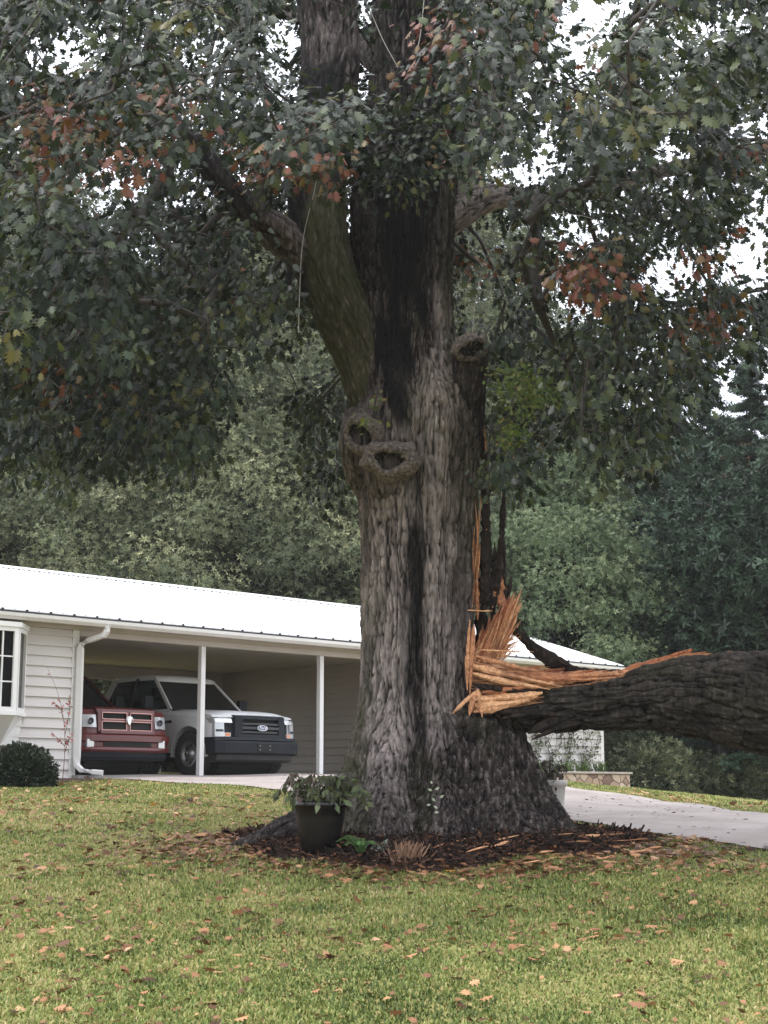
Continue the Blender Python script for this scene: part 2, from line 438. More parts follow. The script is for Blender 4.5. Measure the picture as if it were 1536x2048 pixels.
M_fallen = leaf_mat('fallen_leaf', [(0, (.045, .022, .014)), (.35, (.16, .075, .04)), (.6, (.36, .17, .085)), (.8, (.50, .27, .13)), (.93, (.56, .34, .19)), (1, (.50, .27, .05))], .6, .1, .3)
def lay_leaves(x, y, size, tone, name, label):
    n = len(x); az = rng.random(n) * 6.28
    z = terrain(x, y) + .022 + .02 * rng.random(n)
    d = np.stack((np.cos(az), np.sin(az), rng.normal(size=n) * .25), -1); nr = rdir(n, 0, 1) * .35 + np.array((0, 0, 1.))
    o = leaves(name, oak_leaf(), np.stack((x, y, z), -1), d, nr, size, tone, M_fallen)
    tag(o, label, 'fallen leaves', kind='stuff'); return o
def lp(n, y0, y1, pw=1., dens=None):
    x, y = ground_pts(n, y0, y1, .8, pw)
    if dens is not None: k = rng.random(len(x)) < dens(x, y); x, y = x[k], y[k]
    return x, y
x1, y1 = lp(2700, 6.8, 13.8, 1, lambda x, y: .35 + .9 * (noise(x * .8, y * .8, 0, 41) > .5))
x2, y2 = lp(6200, 13, 27.5, 1, lambda x, y: .18 + .85 * smooth((noise(x * .9, y * .6, 0, 43) - .42) / .15))
ang = rng.random(1900) * 6.28; rr = 1.0 + rng.normal(size=1900) * .18
x3 = .45 + 2.15 * rr * np.cos(ang); y3 = 15.35 + 1.72 * rr * np.sin(ang); k = y3 < 16.5; x3, y3 = x3[k], y3[k]
x4, y4 = np.array([[.45 + 3.0 * math.sqrt(random.random()) * math.cos(t), 15.2 + 2.4 * math.sqrt(random.random()) * math.sin(t)] for t in np.linspace(0, 6.28, 1500)]).T
X = np.concatenate((x1, x2, x3, x4)); Y = np.concatenate((y1, y2, y3, y4)); n = len(X)
far_ = Y > 18
sz = .05 + .075 * rng.random(n) ** 1.3; sz[:len(x1)] *= .45 + .55 * rng.random(len(x1))
tn = np.clip(rng.beta(2.0, 2.2, n) + .22 * far_ * rng.random(n), 0, .95); tn[rng.random(n) < .008] = 1
k = ~in_poly(X, Y, SPOLY)
lay_leaves(X[k], Y[k], sz[k], tn[k], 'fallen_leaves', 'brown and tan oak leaves scattered over the lawn and mulch')
# a few on the concrete
y = 14 + 14 * rng.random(2400); x = (rng.random(2400) - .2) * 9; k = in_poly(x, y, DPOLY) & (rng.random(2400) < .45)
nn = int(k.sum()); zz = terrain(x[k], y[k]) + .032
az = rng.random(nn) * 6.28
o = leaves('leaf_litter', plain_leaf(), np.stack((x[k], y[k], zz), -1), np.stack((np.cos(az), np.sin(az), 0 * az), -1), rdir(nn) * .2 + np.array((0, 0, 1.)),
           .03 + .06 * rng.random(nn), rng.random(nn) * .5, M_fallen)
tag(o, 'small dry leaves and twigs strewn on the concrete driveway', 'leaf litter', kind='stuff')
# mulch shreds
n = 9000
t = rng.random(n) * 6.28; r = np.sqrt(rng.random(n)) * .99
xx = .45 + r * 2.05 * mulch_r(t) * np.cos(t) * .96; yy = 15.35 + r * 1.65 * mulch_r(t) * np.sin(t)
zz = terrain(xx, yy) + .05 + .05 * np.sqrt(1 - r * r)
M_shred = leaf_mat('mulch_shred', [(0, (.01, .008, .007)), (.6, (.04, .024, .018)), (.9, (.10, .05, .035)), (1, (.36, .17, .09))], .9, 0, .2)
o = leaves('mulch_shreds', (np.array([(-.16, 0, 0), (.16, 0, 0), (.1, 1, .05), (-.1, 1, .05), (0, .5, .16)]), np.array([(0, 1, 4), (1, 2, 4), (2, 3, 4), (3, 0, 4)])),
           np.stack((xx, yy, zz), -1), rdir(n, .1, .35), rdir(n), .03 + .06 * rng.random(n), rng.random(n) ** 1.0, M_shred)
tag(o, 'dark shredded bark mulch heaped round the tree foot', 'mulch', kind='stuff')
# ------------------------------------------------------------------ the big oak
TY = 15.6                                   # distance of its axis
M_bark = bark_mat('oak_bark', (.012, .0095, .009), (.080, .063, .058), (.40, .345, .33))
M_barkd = bark_mat('limb_bark', (.008, .007, .006), (.030, .025, .022), (.13, .115, .10))

def bark_h(px, py, pz, seed=0):
    """plate height 0..1 for bark running along z"""
    wx = px + .05 * (fbm(px * 5, py * 5, pz * 1.6, seed + 50, 2) - .5); wy = py + .05 * (fbm(px * 5, py * 5, pz * 1.6, seed + 60, 2) - .5)
    w2 = noise(px * 30, py * 30, pz * 7, seed + 70) - .5; w3 = noise(px * 75, py * 75, pz * 22, seed + 71) - .5; wx = wx + .022 * w2 + .007 * w3; wy = wy - .022 * w2 + .007 * w3
    a = smooth(np.abs(2 * noise(wx * 21, wy * 21, pz * 2.5, seed) - 1) * 3.0)
    b = smooth(np.abs(2 * noise(wx * 50, wy * 50, pz * 8, seed + 1) - 1) * 2.6)
    c = noise(px * 110, py * 110, pz * 14, seed + 2)
    e = smooth(np.abs(2 * noise(wx * 22, wy * 22, pz * 9, seed + 5) - 1) * 5)
    return np.clip(.38 * a * (.75 + .25 * e) + .30 * b + .28 * c + .06 * e, 0, 1)

oak = thing('oak_tree', 'huge old oak with knot holes and a torn right limb hanging over the drive', 'tree',
            (.41, TY, tz(.41, TY)))
def rel(o_, root=oak):
    """parent keeping world position"""
    o_.parent = root; o_.matrix_parent_inverse = Matrix.Translation(root.location).inverted(); return o_

def zv(v, Y=TY): return P(800, v, Y).z
def xu(u, Y=TY, v=1024): return P(u, v, Y).x
# outline of the trunk in the photograph: (v, left u, right u)
OUT = [(1760, 650, 1070), (1700, 655, 1060), (1640, 662, 1030), (1600, 672, 1010), (1550, 688, 990), (1500, 700, 972), (1450, 712, 958), (1400, 721, 948),
       (1300, 728, 942), (1200, 728, 944), (1100, 727, 947), (1000, 721, 953), (950, 716, 955), (900, 712, 957), (850, 712, 958), (800, 716, 950),
       (750, 716, 925), (700, 716, 908), (640, 718, 902), (580, 714, 900), (500, 704, 903), (400, 706, 908), (330, 716, 915), (260, 728, 925), (200, 738, 930),
       (100, 745, 934), (0, 748, 938), (-150, 752, 935), (-350, 770, 930), (-600, 790, 925)]
OZ = np.array([P(800, v_, TY).z for v_, a_, b_ in OUT]); OL = np.array([P(a_, v_, TY).x for v_, a_, b_ in OUT]); OR_ = np.array([P(b_, v_, TY).x for v_, a_, b_ in OUT])
def trunk_c(z): return np.interp(z, OZ, (OL + OR_) / 2), np.interp(z, OZ, (OR_ - OL) / 2)
z_break = zv(1428)
zb0 = OZ[0] - .1
def trunk_R(th, z, det=True):
    cx, r0 = trunk_c(z)
    up = smooth((z - 1.2) / 2.4)
    fl = np.clip((z_break + .3 - z) / 1.5, 0, 1)
    R = r0 * (1 + 0 * th)
    # flutes: bright ridges with dark furrows between them; angles measured from +x, the camera is at -90 deg
    def g(a, w_): d = (th - rad(a) + np.pi) % (2 * np.pi) - np.pi; return np.exp(-(d / rad(w_)) ** 2)
    mid_ = smooth((z - zb0 - .3) / .8) * smooth((zv(900) - z) / .8 + .5)
    R = R * (1 - .17 * g(-91, 9) * mid_ - .10 * g(-55, 9) * mid_ + .03 * g(-112, 14) + .05 * g(-74, 8) * mid_ - .10 * g(-140, 8) * fl)
    R = R * (1 - .16 * g(-100, 7) * fl - .12 * g(-66, 6) * fl - .12 * g(-30, 7) * fl - .1 * g(60, 10) * fl)
    upz = smooth((z - zv(960)) / .8)
    R = R * (1 - .13 * g(-88, 16) * upz - .06 * g(-52, 8) * upz + .04 * g(-70, 9) * upz)
    # root flare, larger low down
    e = np.exp(-(z - zv(1690)) / .42)
    R = R + e * (.08 + .16 * g(-150, 20) + .17 * g(-112, 11) + .16 * g(-76, 9) + .20 * g(-42, 11) + .10 * g(-5, 20) + .25 * g(80, 30) + .2 * g(140, 25))
    # the right hand stump below the break
    st = smooth((z_break + .05 + .10 * (noise(th * 6, z * 0, 0, 9) - .5) - z) / .12)
    lob = .405 + .04 * np.clip((z_break - z) / 1.2, 0, 1.15)
    R = R + st * lob * (g(-14, 36) * 1.0) * (1 + .05 * np.sin(th * 17))
    # long root on the left
    R = R + .75 * np.exp(-((z - zv(1700)) / .22)) * g(-163, 9) * (z < zv(1500))
    return R
NT, zs_ = 560, np.concatenate((np.arange(zb0, zv(1300), .012), np.arange(zv(1300), zv(-20), .014), np.arange(zv(-20), OZ[-1], .06)))
th = np.linspace(0, 2 * np.pi, NT, endpoint=False)[None]; zz = zs_[:, None]
cx, _ = trunk_c(zz); cy = TY + 0 * zz
R0 = trunk_R(th, zz)
px, py = cx + R0 * np.cos(th), cy + R0 * np.sin(th)
bh = bark_h(px, py, zz + 0 * th, 100)
R1 = R0 + (bh - .5) * .066 + .05 * (fbm(px * 2.2, py * 2.2, zz * 1.2 + 0 * th, 140, 3) - .5)
px, py = cx + R1 * np.cos(th), cy + R1 * np.sin(th); pz = zz + 0 * th
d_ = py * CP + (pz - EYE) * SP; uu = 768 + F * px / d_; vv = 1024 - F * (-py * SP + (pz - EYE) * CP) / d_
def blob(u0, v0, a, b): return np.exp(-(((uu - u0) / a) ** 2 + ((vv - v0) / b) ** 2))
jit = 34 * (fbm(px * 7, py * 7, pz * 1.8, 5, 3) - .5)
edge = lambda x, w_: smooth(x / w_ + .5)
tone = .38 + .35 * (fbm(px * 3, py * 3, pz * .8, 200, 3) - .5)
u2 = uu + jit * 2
tone += .62 * edge(u2 - 735, 20) * edge(822 - u2, 24) * edge(vv - 1000, 100) * edge(1570 - vv, 160)  # pale ridges: sky light on them put into the colour, along with lichen
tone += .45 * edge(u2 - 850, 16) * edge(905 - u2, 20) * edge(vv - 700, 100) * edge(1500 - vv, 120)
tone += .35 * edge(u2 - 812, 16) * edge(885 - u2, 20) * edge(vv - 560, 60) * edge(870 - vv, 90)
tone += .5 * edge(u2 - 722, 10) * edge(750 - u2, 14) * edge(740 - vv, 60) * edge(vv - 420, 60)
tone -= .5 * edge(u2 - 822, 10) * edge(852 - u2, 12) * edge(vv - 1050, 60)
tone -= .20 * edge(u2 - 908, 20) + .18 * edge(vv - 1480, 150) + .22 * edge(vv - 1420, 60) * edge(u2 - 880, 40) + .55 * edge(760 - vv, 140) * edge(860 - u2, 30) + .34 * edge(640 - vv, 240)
tone += .30 * edge(u2 - 855, 20) * edge(700 - vv, 80) * edge(vv - 330, 60) * edge(903 - u2, 20)  # lit right side of the upper stem, painted into the tone
wet_dark = edge(u2 - 752, 12) * edge(846 + (vv < 480) * 40 - u2 - (vv - 600).clip(0, 400) * .10, 26) * edge(830 - vv + jit * 2, 110) * edge(vv - 300, 60)
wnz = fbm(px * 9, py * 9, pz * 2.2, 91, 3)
wet_dark = smooth((wet_dark + .9 * (wnz - .5) - .22) / .5)
wet_dark = np.maximum(wet_dark, .75 * edge(u2 - 810, 14) * edge(852 - u2, 14) * edge(vv - 930, 60) * edge(1500 - vv, 300))  # furrow between the pale ridges darkened too
wet_dark = np.maximum(wet_dark, .0 * edge(vv - 1560 - jit * 3, 120))
wet_dark = np.maximum(wet_dark, .55 * edge(560 - vv + jit * 2, 160))  # upper trunk darkened as a whole
wet_dark = wet_dark * (.45 + .55 * smooth((wnz - .35) / .25)) * (py < TY)
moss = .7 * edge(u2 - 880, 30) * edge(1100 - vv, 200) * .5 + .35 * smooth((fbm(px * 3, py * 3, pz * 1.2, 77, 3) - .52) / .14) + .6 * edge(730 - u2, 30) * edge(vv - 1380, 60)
raw = smooth((pz - z_break + .03 + .04 * (noise(px * 30, py * 30, 0, 12) - .5)) / .03) * smooth((z_break + .22 - pz) / .05) * (np.cos(th) > .85) * smooth((noise(px * 9, py * 9, pz * 5, 15) - .4) / .15)
nz_ = len(zs_)
i, j = np.meshgrid(np.arange(nz_ - 1), np.arange(NT), indexing='ij'); j2 = (j + 1) % NT
Q = np.stack((i * NT + j, i * NT + j2, (i + 1) * NT + j2, (i + 1) * NT + j), -1).reshape(-1, 4)
f_ = lambda a_: np.clip(a_ + 0 * px, 0, 1).ravel()
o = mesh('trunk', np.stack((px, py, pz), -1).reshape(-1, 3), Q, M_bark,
         attrs={'cav': f_(bh), 'tone': f_(tone), 'wet_dark': f_(wet_dark), 'moss': f_(moss), 'raw': f_(raw)}); rel(o)

def bark_tube(name, pts, rs, m, seg=96, ds=.03, amp=.04, seed=0, rfun=None, tone=.3, wet_dark=0., moss=0., rawfun=None, sx=1., cap=False, lump=.12):
    path, r = catmull(pts, rs, ds); T, N, B = frames(path)
    s = np.concatenate(([0], np.cumsum(np.linalg.norm(np.diff(path, axis=0), axis=1))))[:, None]
    th = np.linspace(0, 2 * np.pi, seg, endpoint=False)[None]
    R = r[:, None] * (1 + lump * (fbm(np.cos(th) * 1.5 + seed, np.sin(th) * 1.5, s * 1.5, seed, 2) - .5) * 2)
    if rfun is not None: R = rfun(th, s, R)
    h = bark_h(R * np.cos(th) * sx, R * np.sin(th) * sx, s + 0 * th, seed)
    R2 = R + (h - .5) * amp
    V = path[:, None] + R2[..., None] * (np.cos(th)[..., None] * N[:, None] + np.sin(th)[..., None] * B[:, None])
    n = len(path); i, j = np.meshgrid(np.arange(n - 1), np.arange(seg), indexing='ij'); j2 = (j + 1) % seg
    Q = np.stack((i * seg + j, i * seg + j2, (i + 1) * seg + j2, (i + 1) * seg + j), -1).reshape(-1, 4)
    t2 = tone + .6 * (fbm(V[..., 0] * 3, V[..., 1] * 3, V[..., 2] * 3, seed + 3, 3) - .5)
    mo = moss * (.3 + noise(V[..., 0] * 3, V[..., 1] * 3, V[..., 2] * 2, seed + 8)) if np.isscalar(moss) else moss(V, th, s)
    we = wet_dark + 0 * t2 if np.isscalar(wet_dark) else wet_dark(V, th, s)
    ra = 0 * t2 if rawfun is None else rawfun(V, th, s)
    VV = V.reshape(-1, 3); at = {'cav': h, 'tone': t2, 'wet_dark': we, 'moss': mo, 'raw': ra}
    at = {k: np.clip(q + 0 * t2, 0, 1).ravel() for k, q in at.items()}
    if cap:
        VV = np.vstack((VV, path[:1], path[-1:])); at = {k: np.concatenate((q, [cap if k == 'raw' else .2] * 2)) for k, q in at.items()}
        q0 = np.arange(seg); q1 = (q0 + 1) % seg; k0 = n * seg
        Q = np.vstack((Q, np.stack((q1, q0, q0 * 0 + k0, q0 * 0 + k0), -1)[:, [0, 1, 2, 2]])) if False else Q
        e = (n - 1) * seg
        tri = np.vstack((np.stack((q1, q0, q0 * 0 + k0), -1), np.stack((e + q0, e + q1, q0 * 0 + k0 + 1), -1)))
        loops = np.concatenate((Q.ravel(), tri.ravel())); cn = np.concatenate((np.full(len(Q), 4), np.full(len(tri), 3)))
        return mesh(name, VV, loops, m, attrs=at, counts=cn)
    return mesh(name, VV, Q, m, attrs=at)

def PP(*l): return [P(u_, v_, y_) for u_, v_, y_ in l]
def rpx(px_, Y=TY): return px_ / (F / (Y * 1.02))
# mossy leader on the left, dark above, pale on its upper side near the top
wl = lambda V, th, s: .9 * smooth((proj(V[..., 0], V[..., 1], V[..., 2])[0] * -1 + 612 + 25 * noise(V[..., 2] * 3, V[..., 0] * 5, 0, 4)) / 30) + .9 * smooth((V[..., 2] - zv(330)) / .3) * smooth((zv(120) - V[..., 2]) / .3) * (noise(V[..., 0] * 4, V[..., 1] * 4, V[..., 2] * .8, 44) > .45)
ml = lambda V, th, s: 1.4 * smooth((zv(330) - V[..., 2]) / .5) * smooth((proj(V[..., 0], V[..., 1], V[..., 2])[0] - 585) / 50) * (.5 + noise(V[..., 0] * 5, V[..., 1] * 5, V[..., 2] * 2, 71))
LA = PP((800, 900, 15.62), (765, 800, 15.6), (722, 690, 15.5), (680, 610, 15.4), (648, 530, 15.35), (632, 440, 15.35), (634, 340, 15.4), (652, 220, 15.5), (662, 110, 15.6), (652, 0, 15.7), (640, -120, 15.8), (600, -350, 16.1), (540, -600, 16.6))
o = bark_tube('limb', LA, [rpx(q) for q in (60, 60, 58, 57, 58, 58, 57, 58, 60, 58, 54, 44, 34)], M_bark, 150, .022, .04, 310, tone=.12, moss=ml, wet_dark=wl); rel(o)
# limb off the leader to the far left
LB = PP((655, 565, 15.35), (610, 510, 15.3), (560, 470, 15.15), (500, 425, 14.9), (440, 360, 14.7), (390, 290, 14.6), (330, 235, 14.6), (240, 190, 14.6), (100, 160, 14.4), (-120, 120, 14.0))
o = bark_tube('limb', LB, [rpx(q) for q in (48, 44, 38, 32, 24, 18, 15, 13, 11, 8)], M_bark, 70, .03, .03, 320, tone=.22, wet_dark=lambda V, th, s: .7 * smooth((s - .9) / .4)); rel(o)
# right hand grey limb
LC = PP((860, 460, 15.7), (915, 425, 15.7), (960, 400, 15.8), (1010, 392, 16.0), (1080, 400, 16.3), (1180, 385, 16.6), (1330, 340, 16.9), (1500, 300, 17.0), (1750, 240, 17.2))
o = bark_tube('limb', LC, [rpx(q) for q in (40, 36, 30, 25, 19, 16, 14, 11, 8)], M_bark, 60, .03, .03, 330, tone=.95); rel(o)
# upper right limb
LD = PP((880, 380, 15.8), (930, 290, 15.9), (985, 200, 16.1), (1040, 110, 16.4), (1090, 20, 16.7), (1150, -120, 17.2), (1260, -350, 17.8))
o = bark_tube('limb', LD, [rpx(q) for q in (42, 40, 36, 32, 29, 26, 20)], M_bark, 60, .03, .03, 340, tone=.7); rel(o)
# limb overhead on the camera side and one behind, for the crown's depth
LE = PP((790, -60, 15.5), (800, -230, 14.8), (830, -400, 13.6), (900, -560, 12.3))
o = bark_tube('limb', LE, [rpx(q) for q in (50, 40, 30, 22)], M_bark, 40, .06, .03, 350, tone=.3); rel(o)
LF = PP((850, 240, 15.8), (760, 120, 17.0), (660, 60, 18.4), (560, 20, 19.8), (400, 0, 21))
o = bark_tube('limb', LF, [rpx(q) for q in (45, 34, 26, 20, 12)], M_bark, 40, .05, .03, 360, tone=.2); rel(o)
# collar and cut stub on the right (branch removed long ago)
LG = PP((930, 905, 15.55), (932, 850, 15.45), (934, 790, 15.35), (938, 735, 15.25), (945, 706, 15.2))
o = bark_tube('branch_stub', LG, [rpx(q) for q in (26, 34, 35, 33, 33)], M_bark, 70, .02, .03, 370, tone=.02, wet_dark=.45, cap=.01); rel(o)

def front_y(u, v):
    z = zv(v, 15.05); x = xu(u, 15.05, v); c_, _ = trunk_c(z); 
    for k in range(5):
        y0 = TY - math.sqrt(max(float(np.interp(z, OZ, (OR_ - OL) / 2)) ** 2 - (x - float(c_)) ** 2, .0))
        x = xu(u, y0, v); z = P(u, v, y0).z
    return y0
M_scar = noisy('scar_callus', (.035, .028, .024), (.14, .115, .10), 30, .9, .9, .03, c3=(.30, .26, .23))
M_rot = noisy('rotten_core', (.002, .002, .002), (.006, .005, .005), 40, .95, .8, .02, c3=(.16, .145, .13))
def scar(u, v, a, b, tilt, yaw, pitch_, Y=None, thick=.055, depth=.10, seed=0):
    """callus ring grown round an old branch cut: a, b half axes in photo px"""
    Y = front_y(u, v) - .02 if Y is None else Y
    c_ = P(u, v, Y); a_ = rpx(a, Y); b_ = rpx(b, Y)
    M_ = Matrix.Translation(c_) @ Matrix.Rotation(rad(yaw), 4, 'Z') @ Matrix.Rotation(rad(pitch_), 4, 'X') @ Matrix.Rotation(rad(tilt), 4, 'Y')
    A, Bn = 90, 26
    t = np.linspace(0, 2 * np.pi, A, endpoint=False)[:, None]; p_ = np.linspace(0, 2 * np.pi, Bn, endpoint=False)[None]
    tk = thick * (1 + .35 * (noise(np.cos(t) * 2 + seed, np.sin(t) * 2, 0, seed) - .5) * 2)
    rr_ = tk * (1 + .34 * (fbm(np.cos(t) * 3.5, np.sin(t) * 3.5, p_ * 1.0, seed + 3, 3) - .5) * 2)
    wob = 1 + .40 * (noise(np.cos(t) * 1.7 + seed, np.sin(t) * 1.7, 1, seed) - .5)
    rad_o = rr_ * np.cos(p_) * (1.0 + .7 * (np.cos(p_) > 0)); X_ = (a_ * wob + rad_o) * np.cos(t); Z_ = (b_ * wob + rad_o) * np.sin(t); Y_ = -rr_ * np.sin(p_) * .8 + .09 * np.clip(np.cos(p_), 0, 1) ** 2 + .012 * (fbm(X_ * 40, Z_ * 40, 0, seed, 3) - .5)
    V = np.stack((X_, Y_, Z_), -1).reshape(-1, 3); i, j = np.meshgrid(np.arange(A), np.arange(Bn), indexing='ij')
    i2, j2 = (i + 1) % A, (j + 1) % Bn
    ring = mesh('branch_scar', (np.array(M_)[:3, :3] @ V.T).T + np.array(M_)[:3, 3], np.stack((i * Bn + j, i2 * Bn + j, i2 * Bn + j2, i * Bn + j2), -1).reshape(-1, 4), M_scar)
    rel(ring)
    # the rotted hollow inside
    rr2 = np.linspace(0, 1, 14)[None]
    X_ = a_ * rr2 * np.cos(t); Z_ = b_ * rr2 * np.sin(t); Y_ = depth * (1 - rr2 ** 3) - .02 + .05 * (fbm(X_ * 30, Z_ * 30, 0, seed + 9, 2) - .5)
    V = np.stack((X_, Y_, Z_), -1).reshape(-1, 3); i, j = np.meshgrid(np.arange(A), np.arange(13), indexing='ij'); i2 = (i + 1) % A
    h_ = mesh('rotten_hollow', (np.array(M_)[:3, :3] @ V.T).T + np.array(M_)[:3, 3], np.stack((i * 14 + j, i * 14 + j + 1, i2 * 14 + j + 1, i2 * 14 + j), -1).reshape(-1, 4), M_rot)
    h_.parent = ring
# swollen collars under the scars
for u_, v_, pr, rs_ in ((780, 935, .22, (8, 38, 50, 40)), (722, 885, .20, (8, 34, 42, 36))):
    y0 = front_y(max(u_, 735), v_)
    pts = PP((u_ + 8, v_ + 130, y0 + .30), (u_ + 4, v_ + 60, y0 + .22), (u_, v_ + 8, y0 + .12), (u_ + 2, v_ - 50, y0 + .28))
    o = bark_tube('branch_collar', pts, [rpx(q) for q in rs_], M_bark, 90, .015, .035, int(u_), tone=.35, wet_dark=.25); rel(o)
scar(779, 919, 40, 26, 6, 0, 8, Y=front_y(779, 921) - .235, thick=.050, depth=.16, seed=3)
scar(718, 872, 36, 28, 38, -38, 10, Y=front_y(735, 872) - .16, thick=.046, depth=.2, seed=8)
scar(945, 698, 30, 20, -20, 8, 34, Y=15.0, thick=.028, depth=.07, seed=12)

o = bark_tube('root', PP((770, 1560, 15.5), (700, 1600, 15.35), (640, 1634, 15.2), (580, 1662, 15.1), (520, 1688, 15.0), (440, 1716, 14.95)), [rpx(q) for q in (62, 50, 38, 30, 22, 12)], M_bark, 80, .025, .05, 390, tone=.12, wet_dark=.3); rel(o)
# ------------------------------------------------------------------ the torn limb
M_wood = mat('raw_wood', (.5, .25, .12), .75, 0, .3)
g = nzt(M_wood, coords(M_wood, (1, 1, 1)), 38, 5, .75)
g2 = nzt(M_wood, coords(M_wood, (1, 1, 1)), 5, 3)
tn_ = attr(M_wood, 'tone').outputs['Fac']
c = mixc(M_wood, tn_, (.38, .115, .045), (.88, .50, .27))
c = mixc(M_wood, .7, c, ramp(M_wood, g, [(.35, (.22, .15, .12)), (.58, (1, 1, 1))]), 'MULTIPLY')
c = mixc(M_wood, ramp(M_wood, g2, [(.5, (0, 0, 0)), (.72, (.7, .7, .7))]), c, (.14, .05, .03))
lk(M_wood, c, bsdf(M_wood).inputs['Base Color']); bump(M_wood, g, .6, .012)
M_char = noisy('dead_wood', (.008, .007, .007), (.025, .019, .016), 25, .9, .8, .02, stretch=(1, 1, .2), c3=(.055, .038, .03), spec=.15)

broken = mesh('broken_limb', np.zeros((0, 3)), np.zeros((0, 4), int)) if False else None
LH = PP((962, 1400, 15.42), (1010, 1405, 15.4), (1055, 1409, 15.36), (1110, 1410, 15.3), (1170, 1405, 15.2), (1240, 1401, 15.05), (1310, 1394, 14.9), (1390, 1392, 14.75), (1470, 1402, 14.6), (1540, 1412, 14.45), (1640, 1440, 14.2), (1800, 1510, 13.9), (2000, 1590, 13.6), (2250, 1660, 13.3), (2600, 1720, 12.8))
RH = [rpx(q) for q in (26, 42, 52, 54, 52, 54, 60, 72, 82, 88, 92, 92, 90, 70, 26)]
_path, _r = catmull(LH, RH, .02)
_s = np.concatenate(([0], np.cumsum(np.linalg.norm(np.diff(_path, axis=0), axis=1))))
def hr(th, s, R):
    # th: angle; find "up" by construction of the frame: N starts along +y, B = T x N (up is -B or +B)
    up = -np.sin(th) * UPS
    cut = smooth((1.95 - s) / .9)                       # how far the tear reaches along the limb
    lim = R * (1 - .5 * cut + .16 * (fbm(s * 3, th * 2, 0, 501, 3) - .5))
    Rn = np.where(up * R > lim, lim / np.maximum(up, .05), R)
    cap_ = R * (1 + .0 * s)
    swell = 1 + .14 * smooth((s - 2.0) / .5) * np.exp(-((th - 2.5) / .8) ** 2)
    return np.minimum(Rn, cap_) * swell
T_, N_, B_ = frames(_path); UPS = -1 if B_[10, 2] > 0 else 1
# with N along +y, B vertical: up component of the direction is sin(th)*B_z
def rawH(V, th, s):
    up = -np.sin(th) * UPS
    cut = smooth((1.95 - s) / .9)
    lim = (1 - .5 * cut + .16 * (fbm(s * 3, th * 2, 0, 501, 3) - .5))
    return smooth((up - lim + .04) / .04) * (s < 2.35 + .3 * noise(th * 4, s, 0, 3))
bl = bark_tube('broken_limb', LH, RH, M_barkd, 260, .012, .055, 500, rfun=hr, tone=.32, rawfun=rawH, sx=.7, cap=.9, lump=.10,
               moss=lambda V, th, s: .22 * smooth((fbm(V[..., 0] * 2, V[..., 1] * 2, V[..., 2] * 3, 78, 3) - .56) / .12)); rel(bl)

def splinter(a, b, w_, t_, tone, m=None, name='splinter', parent=None, bend=.04, root=None, rag=.35):
    """a torn shard of wood from point a to point b; tapers and frays towards b"""
    a, b = np.array(a, float), np.array(b, float); d = b - a; L = np.linalg.norm(d); d /= L
    up = np.array((0, -1., .25)); s_ = np.cross(d, up); s_ /= np.linalg.norm(s_); q = np.cross(s_, d)
    n = max(5, int(L / .035)); t = np.linspace(0, 1, n); ph = random.random() * 9
    wid = w_ * (.75 + .25 * np.sin(t * 5 + ph)) * np.clip((1 - t) / .22, .16, 1) ** .8 * (1 + rag * (rng.random(n) - .5)) * np.clip(.45 + t * 4, 0, 1)
    c_ = a + d * (t * L)[:, None] + s_ * (bend * L * np.sin(t * np.pi * (.6 + random.random() * .6)))[:, None] + q * (rng.random(n) - .5)[:, None] * t_ * .4
    prof = [(-1, -.3), (-.4, -1), (.35, -.8), (1, .1), (.5, .9), (-.6, .8)]
    V = np.stack([c_ + s_ * (wid * p0)[:, None] / 2 + q * (np.minimum(wid, t_) * p1)[:, None] / 2 for p0, p1 in prof], 1)
    K_ = len(prof); i, j = np.meshgrid(np.arange(n - 1), np.arange(K_), indexing='ij'); j2 = (j + 1) % K_
    Q = np.stack((i * K_ + j, i * K_ + j2, (i + 1) * K_ + j2, (i + 1) * K_ + j), -1).reshape(-1, 4)
    o_ = mesh(name, V.reshape(-1, 3), Q, m or M_wood, shade=False, attrs={'tone': np.full(n * K_, tone)})
    if root is not None: rel(o_, root)
    elif parent is not None: o_.parent = parent
    return o_
def jit3(p, s_): return np.array(p) + (rng.random(3) - .5) * 2 * s_
# fan of shards standing up off the stump
for k in range(17):
    t = k / 16
    a = P(942 + 30 * random.random(), 1330 + 40 * random.random() - 30 * t, 15.25 + .25 * random.random())
    b = P(960 + 78 * t + 12 * random.random() * (1 - t), 1215 + 70 * abs(t - .8) * random.random() - 30 * t + 20 * random.random(), 15.3 + .3 * random.random())
    splinter(a, b, random.uniform(.02, .055), .03, random.uniform(.05, .8), root=oak, bend=random.uniform(-.03, .05))
for k in range(26):
    t = (k + .5 * random.random()) / 26; q = random.random()
    a = (938 + 62 * t + 6 * q, 1345 - 40 * t + 10 * q); b = (957 + 78 * min(1, t * 1.15) , 1262 - 78 * min(1, t * 1.35) + 26 * q * (1 - .6 * t) + max(0, t - .75) * 130)
    splinter(P(*a, 15.20 + .12 * random.random()), P(*b, 15.30 + .12 * random.random()), random.uniform(.04, .085), .06, random.choice((.0, .1, .35, .6, .85, 1.)), root=oak, bend=random.uniform(-.015, .02), rag=.25)
